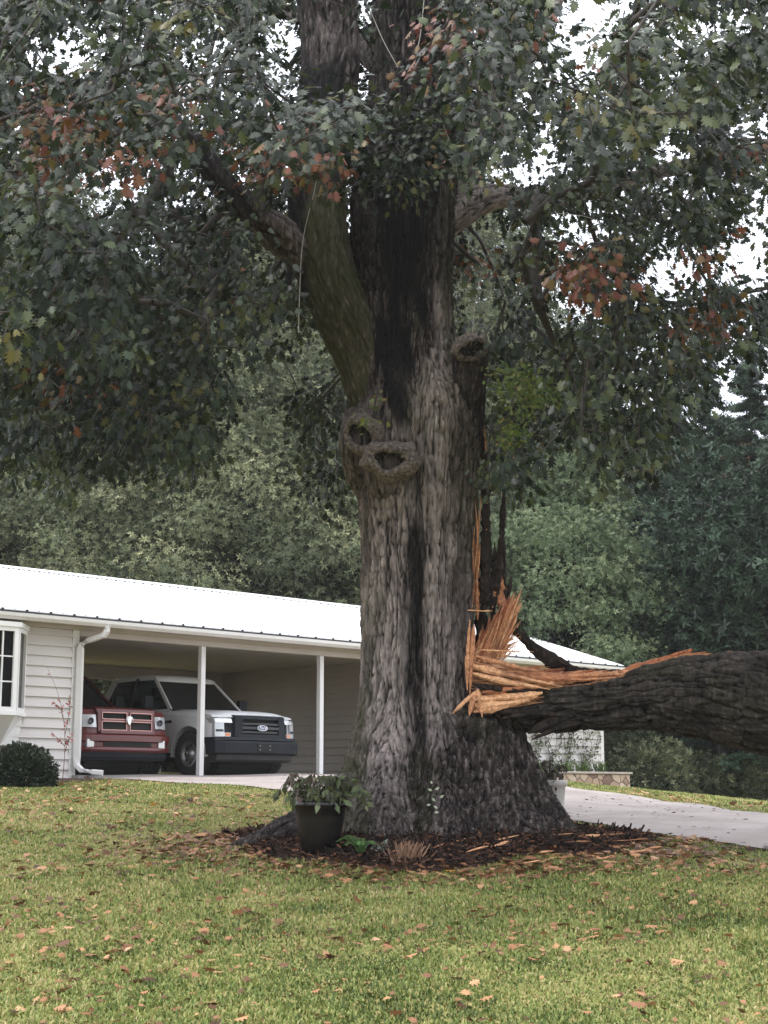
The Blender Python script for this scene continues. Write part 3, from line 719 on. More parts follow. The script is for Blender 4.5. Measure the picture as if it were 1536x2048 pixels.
# long straps bent over from the stump on to the limb
for k in range(20):
    t = k / 19
    a = P(936 + 8 * random.random(), 1318 + 52 * t, 15.1 + .2 * random.random()); c0 = P(1090 + 60 * random.random(), 1350 + 26 * t + 6 * random.random(), 15.0 + .2 * random.random())
    splinter(a, c0, random.uniform(.02, .05), .03, random.uniform(.2, 1), root=oak, bend=random.uniform(.0, .05))
for a, b, w_, tn_v in (((940, 1330), (1125, 1372), .07, .8), ((936, 1345), (1100, 1380), .06, .9), ((950, 1312), (1080, 1345), .06, .5), ((960, 1300), (1068, 1303), .025, .8),
                       ((935, 1220), (985, 1222), .022, .9), ((948, 1400), (1085, 1385), .10, .95), ((958, 1422), (1075, 1392), .09, .9), ((950, 1410), (1060, 1402), .10, 1.),
                       ((958, 1378), (905, 1428), .045, .9), ((950, 1385), (938, 1432), .06, .5), ((955, 1380), (965, 1434), .06, .7), ((965, 1385), (1075, 1370), .06, .2),
                       ((940, 1240), (934, 1380), .05, .6), ((948, 1250), (940, 1395), .05, .4)):
    splinter(P(*a, 14.98), P(*b, 14.95), w_, .04, tn_v, root=oak, bend=.01)
# dark slabs of bark among the shards
for a, b, w_ in (((1020, 1252), (1128, 1332), .17), ((1035, 1262), (1150, 1340), .13), ((945, 1368), (1110, 1380), .07), ((1060, 1300), (1190, 1345), .10), ((1090, 1330), (1240, 1338), .08), ((955, 1400), (925, 1412), .06)):
    splinter(P(*a, 15.45 if a[0] > 1000 else 15.0), P(*b, 15.4 if a[0] > 1000 else 14.95), w_, .09, .1, m=M_char, name='bark_slab', root=oak, bend=.05)
# reddish torn edge along the top of the limb, rising to a ragged lip
for k in range(12):
    t = k / 11; u = 1000 + 330 * t
    vt = np.interp(u, (1000, 1100, 1200, 1260, 1330), (1342, 1350, 1352, 1345, 1335))
    splinter(P(u, vt + random.uniform(-4, 8), 15.15 + .35 * random.random()), P(u + random.uniform(50, 110), vt - random.uniform(0, 14) - 8 * t, 15.15 + .3 * random.random()), random.uniform(.03, .07), .035, random.uniform(.0, .45), root=oak, bend=.02)
for a, b, w_, tv in (((1240, 1345), (1412, 1305), .09, .15), ((1270, 1340), (1385, 1300), .08, .1), ((1230, 1352), (1400, 1318), .07, .35), ((1200, 1352), (1340, 1335), .08, .2), ((1330, 1325), (1385, 1300), .05, .1),
                     ((1120, 1362), (1330, 1342), .07, .75), ((1040, 1372), (1250, 1358), .06, .8), ((1000, 1352), (1180, 1362), .09, .3), ((1020, 1362), (1230, 1352), .09, .4)):
    splinter(P(*a, 15.05), P(*b, 15.0), w_, .05, tv, root=oak, bend=-.02)
# tapering bark tongue under the hinge
for a, b, w_ in (((1120, 1440), (1055, 1466), .11), ((1160, 1446), (1062, 1478), .07), ((1110, 1430), (985, 1425), .10), ((1090, 1425), (1000, 1440), .08)):
    splinter(P(*a, 15.0), P(*b, 15.0), w_, .06, .1, m=M_char, name='bark_slab', root=oak)
for a, b, w_ in (((985, 1372), (1215, 1362), .15), ((1040, 1385), (1200, 1376), .12)): splinter(P(*a, 15.62), P(*b, 15.6), w_, .09, .1, m=M_char, name='bark_slab', root=oak, bend=.02)
for a, b, w_ in (((958, 1330), (962, 1212), .22), ((975, 1322), (990, 1225), .16)): splinter(P(*a, 15.66), P(*b, 15.66), w_, .09, .1, m=M_char, name='bark_slab', root=oak, bend=.02)
# dead split strips standing on the right side of the trunk
for a, b, w_, m_, tv in (((968, 1225), (962, 820), .13, M_char, .1), ((975, 1215), (966, 880), .06, M_char, .1), ((944, 1215), (950, 1090), .02, M_wood, .5), ((948, 1150), (962, 960), .02, M_wood, .9), ((984, 1235), (990, 1085), .09, M_char, .1), ((1010, 1205), (1000, 1060), .07, M_char, .1),
                         ((972, 1130), (966, 850), .03, M_wood, .2), ((993, 1190), (1006, 985), .12, M_char, .1), ((1004, 1212), (994, 1125), .13, M_wood, .3), ((988, 1200), (1003, 1060), .05, M_wood, .35),
                         ((1014, 1210), (1022, 1150), .05, M_char, .1), ((1000, 1240), (1018, 1165), .10, M_char, .1), ((984, 1230), (990, 1140), .025, M_wood, .9), ((955, 1240), (950, 1050), .05, M_wood, .3)):
    splinter(P(*a, 15.45), P(*b, 15.5), w_, .08, tv, m=m_, name='bark_slab' if m_ is M_char else 'splinter', root=oak, bend=.015, rag=.6)

# the fine torn fibres between the big shards: far too many to count
fib = Bag()
def fibre(a, b, w_, tone):
    a, b = np.array(a, float), np.array(b, float); m1 = a + (b - a) * .5 + (rng.random(3) - .5) * .08 * np.linalg.norm(b - a)
    V, Q = tube_np([a, m1, b], [w_ * .5, w_, w_ * .12], 4, .08); fib.add(V, Q, tone)
for k in range(150):
    t = random.random(); fibre(P(940 + 40 * random.random(), 1345 - 40 * random.random(), 15.1 + .4 * random.random()), P(955 + 85 * t + 10 * random.random(), 1300 - 110 * random.random() * (.4 + .6 * t), 15.15 + .45 * random.random()), random.uniform(.004, .013), random.random())
for k in range(150):
    t = random.random(); v0 = 1325 + 60 * t; fibre(P(938 + 30 * random.random(), v0, 15.0 + .3 * random.random()), P(1040 + 120 * random.random(), 1352 + 28 * t + random.uniform(-6, 6), 14.98 + .3 * random.random()), random.uniform(.004, .012), random.random())
for k in range(110):
    t = random.random(); fibre(P(945 + 20 * random.random(), 1392 + 34 * t, 14.95 + .2 * random.random()), P(1030 + 60 * random.random(), 1385 + 20 * t, 14.93 + .2 * random.random()), random.uniform(.004, .012), .4 + .6 * random.random())
for k in range(160):
    u_ = 1000 + 330 * random.random(); vt = np.interp(u_, (1000, 1100, 1200, 1260, 1330), (1346, 1354, 1354, 1346, 1336)); fibre(P(u_, vt + random.uniform(-6, 10), 15.0 + .5 * random.random()), P(u_ + random.uniform(30, 90), vt - random.uniform(-2, 16), 15.0 + .5 * random.random()), random.uniform(.004, .012), random.random() ** 1.5)
for k in range(12):
    u_ = random.choice((948, 952, 955)); v_ = random.uniform(1080, 1220); fibre(P(u_ + random.uniform(-3, 3), v_, 15.4), P(u_ + random.uniform(-6, 6), v_ - random.uniform(30, 90), 15.4), random.uniform(.004, .010), random.random())
for k in range(80):
    t = random.random(); fibre(P(940 + 55 * t, 1345 - 35 * t, 15.12 + .1 * random.random()), P(962 + 80 * t + 8 * random.random(), 1285 - 100 * min(1, t * 1.3) * (.7 + .4 * random.random()), 15.1 + .3 * random.random()), random.uniform(.008, .018), random.random())
o = fib.build('torn_fibres', M_wood, None, shade=False); rel(o); o['kind'] = 'stuff'
# ------------------------------------------------------------------ the oak's crown
M_leaf = leaf_mat('oak_leaf', [(0, (.003, .007, .004)), (.3, (.009, .018, .008)), (.55, (.033, .053, .024)), (.70, (.095, .118, .045)), (.76, (.15, .12, .03)), (.85, (.19, .065, .03)), (1, (.17, .055, .04))], .42, .22, .35)
HOLES = [(135, 105, 58, 50), (190, 400, 42, 55), (85, 95, 20, 26), (1160, 60, 46, 90), (1240, 25, 70, 22), (1380, 60, 40, 34), (1410, 55, 25, 20), (1500, 240, 42, 40), (1340, 290, 30, 50),
         (1510, 440, 40, 60), (1050, 335, 70, 16), (1100, 300, 30, 22), (1330, 545, 45, 32), (1132, 620, 32, 40), (1182, 455, 22, 22), (1340, 140, 20, 30), (1215, 15, 25, 40), (1480, 20, 26, 30),
         (520, 500, 22, 20), (375, 250, 18, 20), (45, 300, 16, 14), (385, 85, 22, 18), (560, 65, 26, 14), (30, 520, 40, 60), (230, 365, 16, 14), (110, 350, 14, 18), (1500, 520, 40, 50), (640, 720, 40, 60),
         (1080, 235, 22, 20), (740, 145, 14, 20), (1290, 700, 20, 22), (990, 470, 30, 26), (960, 600, 30, 40), (1200, 620, 18, 22), (290, 500, 14, 14), (420, 130, 18, 14), (300, 60, 14, 12), (470, 215, 14, 12), (250, 300, 12, 12), (60, 190, 14, 12), (410, 440, 14, 12), (160, 560, 14, 14), (520, 120, 14, 12), (340, 330, 12, 14)]
LOWU = [-900, -200, 0, 60, 130, 230, 330, 380, 430, 480, 560, 600, 640, 700, 730, 960, 1000, 1050, 1090, 1120, 1170, 1210, 1290, 1340, 1390, 1450, 1500, 1536, 1800, 2600]
LOWV = [900, 930, 955, 950, 1000, 950, 955, 945, 870, 770, 740, 900, 1030, 1000, 700, 700, 1010, 1010, 930, 880, 930, 985, 960, 890, 800, 740, 720, 760, 800, 800]
def seg_d(u, v, x0, y0, x1, y1):
    t = np.clip(((u - x0) * (x1 - x0) + (v - y0) * (y1 - y0)) / ((x1 - x0) ** 2 + (y1 - y0) ** 2), 0, 1)
    return np.hypot(u - x0 - t * (x1 - x0), v - y0 - t * (y1 - y0))
NC = 27500
u = rng.uniform(-900, 2500, NC); v = rng.uniform(-1100, 1030, NC); Y = rng.uniform(9.5, 21.5, NC)
a_ = (u - 768) / F; b_ = (1024 - v) / F; dy = CP - b_ * SP; t_ = Y / dy
X = a_ * t_; Z = EYE + (SP + b_ * CP) * t_
cen = np.array((.4, 15.6, 8.8))
e_ = np.hypot((X - cen[0]) / 8.0, (Y - cen[1]) / 6.6); top = 14.5 - 3.5 * e_ ** 2
keep = (e_ < 1) & (Z < top) & (Z > 4.0) & (v < np.interp(u, LOWU, LOWV) + 18 * rng.normal(size=NC) - 25)
infr = (u > -60) & (u < 1600) & (v > -60)
hole = np.zeros(NC, bool)
for hx, hy, ha, hb in HOLES: hole |= (((u - hx) / (ha + 16)) ** 2 + ((v - hy) / (hb + 14)) ** 2 < 1)
keep &= ~(hole & infr)
keep &= infr | (rng.random(NC) < .20)
keep &= (v > -60) | (Y > 13.5) | (rng.random(NC) < .06)
keep &= ~((u > 960) & (u < 1120) & (v > 700) & (v < 890) & (Y < 15.9))
# thin the crown's interior and keep the trunk and limbs clear in front
ctrunk = (u > 560) & (u < 985) & (v > 395); keep &= ~(ctrunk & (Y < 16.6))
ct2 = (u > 535) & (u < 750) & (v > -110) & (v < 212); keep &= ~(ct2 & (Y < 16.2))
ct3 = (u > 735) & (u < 880) & (v > -110) & (v < 180); keep &= ~(ct3 & (Y < 16.2))
ct4 = (u > 560) & (u < 740) & (v > 330); keep &= ~(ct4 & (Y < 16.4))
ct5 = (u > 720) & (u < 930) & (v > 150) & (v < 400); keep &= ~(ct5 & (Y < 14.6) | ct5 & (Y > 13.2) & (rng.random(NC) < .4) & (Y < 16) & (u > 880))
ct6 = seg_d(u, v, 620, 520, 400, 300) < 46; keep &= ~(ct6 & (Y < 15.6))
ct7 = seg_d(u, v, 915, 420, 1000, 395) < 40; keep &= ~(ct7 & (Y < 16.4))
ct8 = seg_d(u, v, 930, 290, 1060, 80) < 26; keep &= ~(ct8 & (Y < 16.4) & (rng.random(NC) < .8))
keep &= ~((u > 985) & (u < 1110) & (v > 430) & (v < 800) & (rng.random(NC) < .7)) & ~((u > 430) & (u < 600) & (v > 640) & (rng.random(NC) < .7))
keep &= (Y > 12.2) | (v < 300) | (u < 250) & (v < 700)
u, v, X, Y, Z = (q[keep] for q in (u, v, X, Y, Z))
cl = np.stack((X, Y, Z), -1)
# a spray hanging in front of the fork, as in the photo
sp = [(620, 235, 13.8), (660, 250, 13.6), (700, 235, 13.5), (740, 260, 13.4), (780, 235, 13.4), (700, 285, 13.5), (745, 300, 13.4), (790, 290, 13.3), (820, 330, 13.3), (840, 260, 13.5), (810, 375, 13.3), (770, 340, 13.4), (780, 370, 13.3),
      (690, 330, 13.6), (660, 345, 13.8), (860, 220, 13.6), (900, 200, 13.7), (735, 205, 13.7), (850, 300, 13.4), (820, 215, 13.5), (880, 130, 13.6), (930, 160, 13.8), (780, 300, 13.5), (650, 300, 13.7), (840, 345, 13.4), (560, 345, 14.0), (525, 350, 14.0), (640, 310, 13.6),
      (830, 140, 13.4), (890, 60, 13.5), (910, 20, 13.6), (860, 150, 13.4), (725, 25, 13.8)]
sp = sp + [(a + random.gauss(0, 18), b_ + random.gauss(0, 14), c_ + random.gauss(0, .15)) for a, b_, c_ in sp[:27] for _k in range(1)]
spn = np.array([P(*q) for q in sp]); cl = np.vstack((cl, spn)); u = np.concatenate((u, [q[0] for q in sp])); v = np.concatenate((v, [q[1] for q in sp]))
NCL = len(cl)
# red-brown patches
RED = [(100, 235, 45, 28), (150, 225, 30, 24), (80, 310, 60, 22), (190, 270, 26, 20), (215, 330, 36, 24), (560, 345, 40, 26), (520, 350, 30, 22), (640, 310, 36, 24), (710, 380, 26, 18), (830, 140, 30, 24), (890, 60, 34, 44), (900, 15, 40, 26), (945, 520, 24, 44),
       (150, 95, 24, 24), (190, 80, 20, 20), (1180, 550, 60, 40), (1060, 540, 20, 14), (1200, 110, 26, 50), (1400, 520, 40, 30), (1410, 640, 30, 30), (600, 290, 24, 16), (790, 190, 24, 16), (905, 315, 16, 12), (350, 210, 22, 24), (500, 300, 22, 18), (1500, 300, 30, 20), (1240, 555, 30, 18), (130, 760, 30, 24)]
base = .16 + .50 * rng.random(NCL)
base = base + .12 * smooth((u - 950) / 200) * (v < 520) * (rng.random(NCL) < .7)  # sky gloss on the upper right leaves put into their tone
red = np.zeros(NCL, bool)
for hx, hy, ha, hb in RED: red |= ((u - hx) / ha) ** 2 + ((v - hy) / hb) ** 2 < 1
red |= (rng.random(NCL) < .008)
ngr = (rng.random(NCL) < .03)
per = rng.integers(16, 30, NCL); idx = np.repeat(np.arange(NCL), per); n = len(idx)
cdir = cl - np.array((.4, 15.6, 7.5)); cdir /= np.linalg.norm(cdir, axis=1)[:, None]
off = rng.normal(size=(n, 3)) * np.array((.14, .14, .10)); pos = cl[idx] + off
dirs = off / .24 + cdir[idx] * .6 + rng.normal(size=(n, 3)) * .28; dirs[:, 2] -= .9
cn = rng.normal(size=(NCL, 3)) * .55 + np.array((0, -.25, .9)); nrm = cn[idx] + rng.normal(size=(n, 3)) * .30
tn = np.clip(base[idx] + .10 * rng.normal(size=n), 0, .68)
tn = np.where(red[idx] & (rng.random(n) < .7), np.clip(.86 + .07 * rng.normal(size=n), .78, 1), tn); tn = np.where(ngr[idx] & ~red[idx], .70 + .05 * rng.random(n), tn)
crown = leaves('crown', oak_leaf(), pos, dirs, nrm, .058 + .062 * rng.random(n), tn, M_leaf); rel(crown)
print('oak clumps', NCL, 'leaves', n)

# branches reach every spray: grow from the limbs outwards, nearest first
nodes = []; 
for L_ in (LA, LB, LC, LD, LE, LF):
    p_, _ = catmull(L_[3:] if L_ is LA else L_[1:], [1] * len(L_[3:] if L_ is LA else L_[1:]), .35); nodes.append(p_)
p_ = np.array([(float(trunk_c(z)[0]), TY, z) for z in np.arange(zv(600), zv(-500), .4)]); nodes.append(p_)
nodes = np.vstack(nodes); parent_i = [-1] * len(nodes); N0 = len(nodes)
dist0 = np.min(np.linalg.norm(cl[:, None] - nodes[None], axis=2), axis=1)
order = np.argsort(dist0); nl = [q for q in nodes]; arr = np.zeros((60000, 3)); arr[:N0] = nodes; cnt = N0; chains = []
load = np.zeros(60000); ends = []
for q in order:
    c_ = cl[q]; D = arr[:cnt] - c_; dd = np.einsum('ij,ij->i', D, D) + .8 * np.maximum(D[:, 2] * 0 + 0, 0)
    k = int(np.argmin(dd)); L = math.sqrt(dd[k]); m_ = max(1, int(L / .30)); prev = k
    sag = .10 * L
    for s in range(1, m_ + 1):
        t = s / m_; p = arr[k] * (1 - t) + c_ * t; p[2] += sag * math.sin(t * math.pi) ; p += (rng.random(3) - .5) * .05 * (t < 1)
        arr[cnt] = p; parent_i.append(prev); prev = cnt; cnt += 1
    ends.append(prev)
for e in ends:
    k = e
    while k >= N0: load[k] += 1; k = parent_i[k]
bag = Bag(); cth = np.array([(math.cos(t), math.sin(t)) for t in np.linspace(0, 2 * np.pi, 5, endpoint=False)])
ci = np.arange(N0, cnt); pi_ = np.array(parent_i)[ci]
A_, B_2 = arr[pi_], arr[ci]; d = B_2 - A_; L = np.linalg.norm(d, axis=1); ok = L > 1e-4; A_, B_2, d, ci, pi_ = A_[ok], B_2[ok], d[ok] / L[ok][:, None], ci[ok], pi_[ok]
rb = .0042 * load[ci] ** .46; ra = np.where(pi_ >= N0, .0042 * load[pi_] ** .46, rb * 1.15); ra = np.minimum(ra, rb * 1.6)
x_ = np.cross(d, np.array((.3, .2, .9))); x_ /= np.linalg.norm(x_, axis=1)[:, None]; y_ = np.cross(d, x_)
ringv = lambda c_, r_: c_[:, None] + r_[:, None, None] * (cth[None, :, :1] * x_[:, None] + cth[None, :, 1:] * y_[:, None])
V = np.concatenate((ringv(A_, ra), ringv(B_2, rb)), 1).reshape(-1, 3)
b = np.arange(len(A_))[:, None] * 10; Q = np.concatenate([b + [k, (k + 1) % 5, 5 + (k + 1) % 5, 5 + k] for k in range(5)], 1).reshape(-1, 4)
M_twig = noisy('twig_bark', (.02, .017, .015), (.07, .06, .055), 12, .85, .3)
o = mesh('branches', V, Q, M_twig); rel(o)
# bare hanging twigs caught in the tree
M_pale = mat('pale_twig', (.38, .36, .33), .7)
for pts in (((640, 325, 14.2), (628, 385, 14.2), (606, 480, 14.2), (599, 590, 14.2), (597, 672, 14.2)), ((740, 20, 13.8), (766, 80, 13.8), (796, 135, 13.8)), ((848, 0, 13.7), (842, 60, 13.7), (834, 105, 13.7)),
            ((966, 530, 15.0), (950, 610, 15.0), (943, 690, 15.0)), ((1100, 425, 14.6), (1190, 440, 14.6), (1250, 505, 14.6), (1320, 530, 14.6)),
            ((1230, 470, 14.2), (1190, 560, 14.2), (1120, 600, 14.2)), ((1360, 300, 14), (1440, 320, 14), (1550, 360, 14)), ((1300, 185, 14), (1400, 100, 14), (1550, 70, 14)), ((880, 235, 13.7), (905, 300, 13.9), (925, 400, 14.5))):
    V, Q = tube_np(PP(*pts), [.004] * len(pts), 5, .06); o = mesh('hanging_twig', V, Q, M_pale); rel(o)
# green shoot growing out of the bole on the right, and a few yellowing sprigs at the knots
M_shoot = leaf_mat('shoot_leaf', [(0, (.06, .11, .02)), (.5, (.15, .23, .045)), (.8, (.26, .30, .07)), (1, (.28, .18, .06))], .5, .35)
def shoot(n, boxes, size, name, y0, y1):
    pu, pv = [], []
    for bx_, by_, rx_, ry_, w_ in boxes:
        k = int(n * w_); pu += list(bx_ + rx_ * rng.normal(size=k) * .5); pv += list(by_ + ry_ * rng.normal(size=k) * .5)
    yy = rng.uniform(y0, y1, len(pu)); pos = np.array([P(a, b_, c_) for a, b_, c_ in zip(pu, pv, yy)])
    k = len(pos); d = rdir(k, -.3); return rel(leaves(name, oak_leaf(), pos, d, rdir(k, .5) * .6 + np.array((0, -.5, .8)), size * (.6 + .6 * rng.random(k)), np.clip(.45 + .25 * rng.normal(size=k), 0, 1), M_shoot))
shoot(760, ((1030, 760, 50, 36, .35), (1075, 790, 60, 40, .35), (1030, 860, 40, 46, .2), (1010, 890, 20, 30, .1)), .06, 'green_shoot', 14.7, 15.5)
shoot(34, ((735, 840, 30, 34, .7), (755, 800, 16, 20, .3)), .06, 'sprig', 14.75, 14.95)
for pts in (((958, 735, 15.1), (1000, 745, 15.1), (1060, 770, 15.2)), ((975, 990, 15.3), (980, 870, 15.2), (1000, 800, 15.2), (1030, 760, 15.2)), ((985, 900, 15.2), (1010, 850, 15.2), (1050, 800, 15.2))):
    V, Q = tube_np(PP(*pts), [.014, .009, .005, .004][:len(pts)] if len(pts) == 4 else [.010, .007, .004], 6, .05); o = mesh('shoot_stem', V, Q, M_twig); rel(o)
V, Q = plain_leaf(); pl_ = [P(864 + 12 * math.sin(k * 1.9) + (k % 3) * 4, 1568 + k * 7, front_y(862, 1590) - .16) for k in range(9)]
k = len(pl_); rel(leaves('ivy_sprig', plain_leaf(), np.array(pl_), rdir(k), np.tile((0, -1., .3), (k, 1)), np.full(k, .05), np.full(k, .9), leaf_mat('ivy_leaf', [(0, (.2, .25, .1)), (1, (.45, .5, .35))])))

# the far end of the torn limb lies on the drive with its leafy top, beyond the right of the photo
fc = np.array([P(u_, v_, y_) for u_, v_, y_ in ((2150, 1600, 13.4), (2250, 1500, 13.2), (2350, 1640, 13.6), (2450, 1560, 13.0), (2550, 1660, 12.6), (2650, 1600, 12.4), (2400, 1450, 12.8), (2700, 1680, 12.9), (2300, 1560, 12.2), (2550, 1520, 13.6))])
idx = np.repeat(np.arange(len(fc)), 170); n = len(idx); off = rng.normal(size=(n, 3)) * np.array((.32, .32, .24)); pos = fc[idx] + off
pos[:, 2] = np.maximum(pos[:, 2], terrain(pos[:, 0], pos[:, 1]) + .04)
rel(leaves('fallen_foliage', oak_leaf(), pos, off + rdir(n) * .2, rdir(n) * .6 + np.array((0, 0, .8)), .07 + .07 * rng.random(n), np.clip(.45 + .15 * rng.normal(size=n), 0, .7), M_leaf))
bag = Bag()
for k in range(len(fc)):
    a = np.array(P(2100 + 30 * k, 1625 + 7 * k, 13.4)); V, Q = tube_np([a, (a + fc[k]) / 2 + (0, 0, .1), fc[k]], [.05, .03, .012], 6, .1); bag.add(V, Q)
o = bag.build('fallen_branches', M_twig, None); rel(o)
# ------------------------------------------------------------------ the house with its carport
M_sid = noisy('white_siding', (.58, .545, .525), (.64, .61, .59), 1.2, .55, .05, .003)
M_trim = noisy('white_trim', (.68, .67, .66), (.74, .73, .72), 2, .45, 0)
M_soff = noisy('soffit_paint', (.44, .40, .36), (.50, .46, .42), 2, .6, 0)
M_roof = noisy('white_metal_roof', (.80, .81, .82), (.86, .87, .88), .8, .30, 0, metal=0, spec=.7)
M_dark = mat('dark_gap', (.03, .03, .03), .8)
M_slab = noisy('slab_concrete', (.20, .185, .175), (.29, .27, .255), 1.5, .85, .2, .004)
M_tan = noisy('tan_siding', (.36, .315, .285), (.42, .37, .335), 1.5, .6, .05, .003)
M_glass = glass_mat('window_glass', (.16, .18, .18), .05)
house = thing('ranch_house', 'white sided ranch house with a low white metal roof and an open three bay carport', 'house', H0, HA)

def siding(name, p0, p1, z0, z1, m, lap=.17, side=1):
    """lapped boards on the line p0-p1 (house coordinates); side=+1 faces right of the line direction"""
    p0 = np.array(p0, float); p1 = np.array(p1, float); d = p1 - p0; L = np.linalg.norm(d); d /= L; nrm = np.array((d[1], -d[0])) * side
    zs = [z0]; prof = []
    z = z0
    while z < z1 - 1e-6:
        zt = min(z + lap, z1); prof += [(0.040, z), (.038, z + .010), (.004, zt - .001)]; z = zt
    prof += [(.0, z1), (-.04, z1), (-.04, z0)]
    V = []; 
    for e in (p0, p1):
        for o_, z in prof: q = e + nrm * o_; V.append((q[0], q[1], z))
    n = len(prof); Q = [(k, (k + 1) % n, n + (k + 1) % n, n + k) for k in range(n)]
    if side < 0: Q = [q[::-1] for q in Q]
    return mesh(name, V, Q, m, house, False)
EAVE = 2.64; OH = .35; RY = 4.0; RISE = 1.36
siding('wall', (-6.2, 0), (-2.95, 0), -.25, 2.42, M_sid); siding('wall', (-2.95, 0), (-1.02, 0), -.25, .90, M_sid)
siding('wall', (-1.02, 0), (-.07, 0), -.25, 2.42, M_sid)
siding('wall', (-.07, 0.1), (-.07, 8), -.25, 2.42, M_sid)
siding('wall', (9.0, 0), (14.6, 0), -.45, 2.42, M_sid)
siding('wall', (14.6, 0), (14.6, 8), -.45, 2.42, M_sid)
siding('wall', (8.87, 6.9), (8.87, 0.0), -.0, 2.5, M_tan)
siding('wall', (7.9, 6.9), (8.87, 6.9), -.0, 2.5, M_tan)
def hb(name, m, *boxes, bev=0, parent=house, sm=False):
    bm = bmesh.new()
    for b_ in boxes: box(bm, *b_, bev=bev)
    return bm_obj(name, bm, m, parent, sm)
hb('corner_trim', M_trim, (-.115, .015, -.035, .10, -.25, 2.42)); hb('corner_trim', M_trim, (14.52, 14.64, -.035, .09, -.45, 2.42)); hb('corner_trim', M_trim, (8.86, 8.98, -.035, .09, -.45, 2.42))
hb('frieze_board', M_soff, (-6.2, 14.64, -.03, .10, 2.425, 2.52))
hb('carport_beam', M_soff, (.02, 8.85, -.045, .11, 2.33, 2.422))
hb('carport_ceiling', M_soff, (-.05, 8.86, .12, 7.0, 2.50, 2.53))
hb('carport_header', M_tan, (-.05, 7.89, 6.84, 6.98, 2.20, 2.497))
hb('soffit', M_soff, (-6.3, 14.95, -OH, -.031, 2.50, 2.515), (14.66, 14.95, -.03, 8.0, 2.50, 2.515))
hb('fascia_board', M_trim, (-6.3, 14.97, -OH - .03, -OH - .002, 2.49, EAVE - .02))
# posts
for s_, y_ in ((2.72, 0.03), (5.66, .03), (8.76, .03)):
    hb('carport_post', M_trim, (s_ - .05, s_ + .05, y_ - .05, y_ + .05, 0, 2.328), bev=.008)
for s_ in (1.35, 4.35, 7.0, 7.85):
    hb('carport_post', M_trim, (s_ - .06, s_ + .06, 6.85, 6.97, 0, 2.198), bev=.008)
# roof: two slopes of ribbed sheet, ridge cap, rake trim
bm = bmesh.new()
def slope_pt(s, q, dz=0, back=False):
    y = -OH - .05 + q * (RY + OH + .05); z = EAVE + q * RISE + dz
    return (s, (2 * RY - y) if back else y, z)
SX0, SX1 = -6.4, 15.0
for back in (False, True):
    pts = [slope_pt(SX0, 0, 0, back), slope_pt(SX1, 0, 0, back), slope_pt(SX1, 1, 0, back), slope_pt(SX0, 1, 0, back)]
    lo = [(a, b_, c_ - .025) for a, b_, c_ in pts]
    A = [bm.verts.new(p) for p in pts]; Bv = [bm.verts.new(p) for p in lo]
    bm.faces.new(A); bm.faces.new(Bv[::-1])
    for i in range(4): bm.faces.new((A[i], Bv[i], Bv[(i + 1) % 4], A[(i + 1) % 4]))
    s = SX0 + .1
    while s < SX1 - .05:
        pr = [(s - .028, 0), (s - .012, .022), (s + .012, .022), (s + .028, 0)]
        rA = [bm.verts.new((a, slope_pt(a, 0, 0, back)[1] - (.004 if not back else -.004), EAVE + h - .003)) for a, h in pr]
        rB = [bm.verts.new((a, slope_pt(a, 1, 0, back)[1], EAVE + RISE + h - .003)) for a, h in pr]
        for i in range(3): bm.faces.new((rA[i], rA[i + 1], rB[i + 1], rB[i]))
        bm.faces.new(rA[::-1]); s += .2286
roof = bm_obj('roof', bm, M_roof, house)
bm = bmesh.new(); prism(bm, [(RY - .17, EAVE + RISE - .02), (RY, EAVE + RISE + .045), (RY + .17, EAVE + RISE - .02), (RY + .16, EAVE + RISE - .035), (RY, EAVE + RISE + .02), (RY - .16, EAVE + RISE - .035)], 'x', SX0 - .02, SX1 + .02)
bm_obj('ridge_cap', bm, M_roof, roof)
M_clo = mat('ridge_closure_foam', (.12, .125, .13), .8); wv = nd(M_clo, 'ShaderNodeTexWave', Scale=1.375); wv.bands_direction = 'X'; lk(M_clo, coords(M_clo), wv.inputs['Vector'])
lk(M_clo, ramp(M_clo, wv.outputs[0], [(.15, (.7, .7, .7)), (.2, (.09, .09, .095))]), bsdf(M_clo).inputs['Base Color'])
bm = bmesh.new(); box(bm, SX0 + .1, SX1 - .1, RY - .178, RY - .160, EAVE + RISE - .055, EAVE + RISE - .032); bm_obj('ridge_closure', bm, M_clo, roof)
hb('rake_trim', M_trim, (14.9, 15.02, -OH, -OH + .02, 2.5, 2.6), parent=roof)
bm = bmesh.new()
prism(bm, [(-OH - .04, 2.50), (RY, EAVE + RISE - .14), (2 * RY + OH + .04, 2.50), (2 * RY + OH + .04, 2.61), (RY, EAVE + RISE - .03), (-OH - .04, 2.61)], 'x', 14.96, 14.992); bm_obj('rake_trim', bm, M_trim, roof)
bm = bmesh.new(); prism(bm, [(0, 2.45), (8, 2.45), (RY, EAVE + RISE - .15)], 'x', 14.5, 14.61); bm_obj('gable_wall', bm, M_sid, house)
# solid dark strip standing in for the shadow gap under the sheet, gutter
bm = bmesh.new(); box(bm, -6.4, 15.0, -OH - .085, -OH - .032, EAVE - .060, EAVE - .0265); s = SX0 + .1
while s < SX1: box(bm, s - .016, s + .016, -OH - .078, -OH - .05, EAVE - .026, EAVE + .004); s += .457
bm_obj('eave_shadow_strip', bm, M_dark, roof)
bm = bmesh.new()
prism(bm, [(-OH - .032, 2.47), (-OH - .10, 2.47), (-OH - .145, 2.52), (-OH - .150, 2.575), (-OH - .137, 2.575), (-OH - .13, 2.525), (-OH - .095, 2.485), (-OH - .032, 2.485)], 'x', -6.4, 15.0)
gut = bm_obj('gutter', bm, M_trim, house)
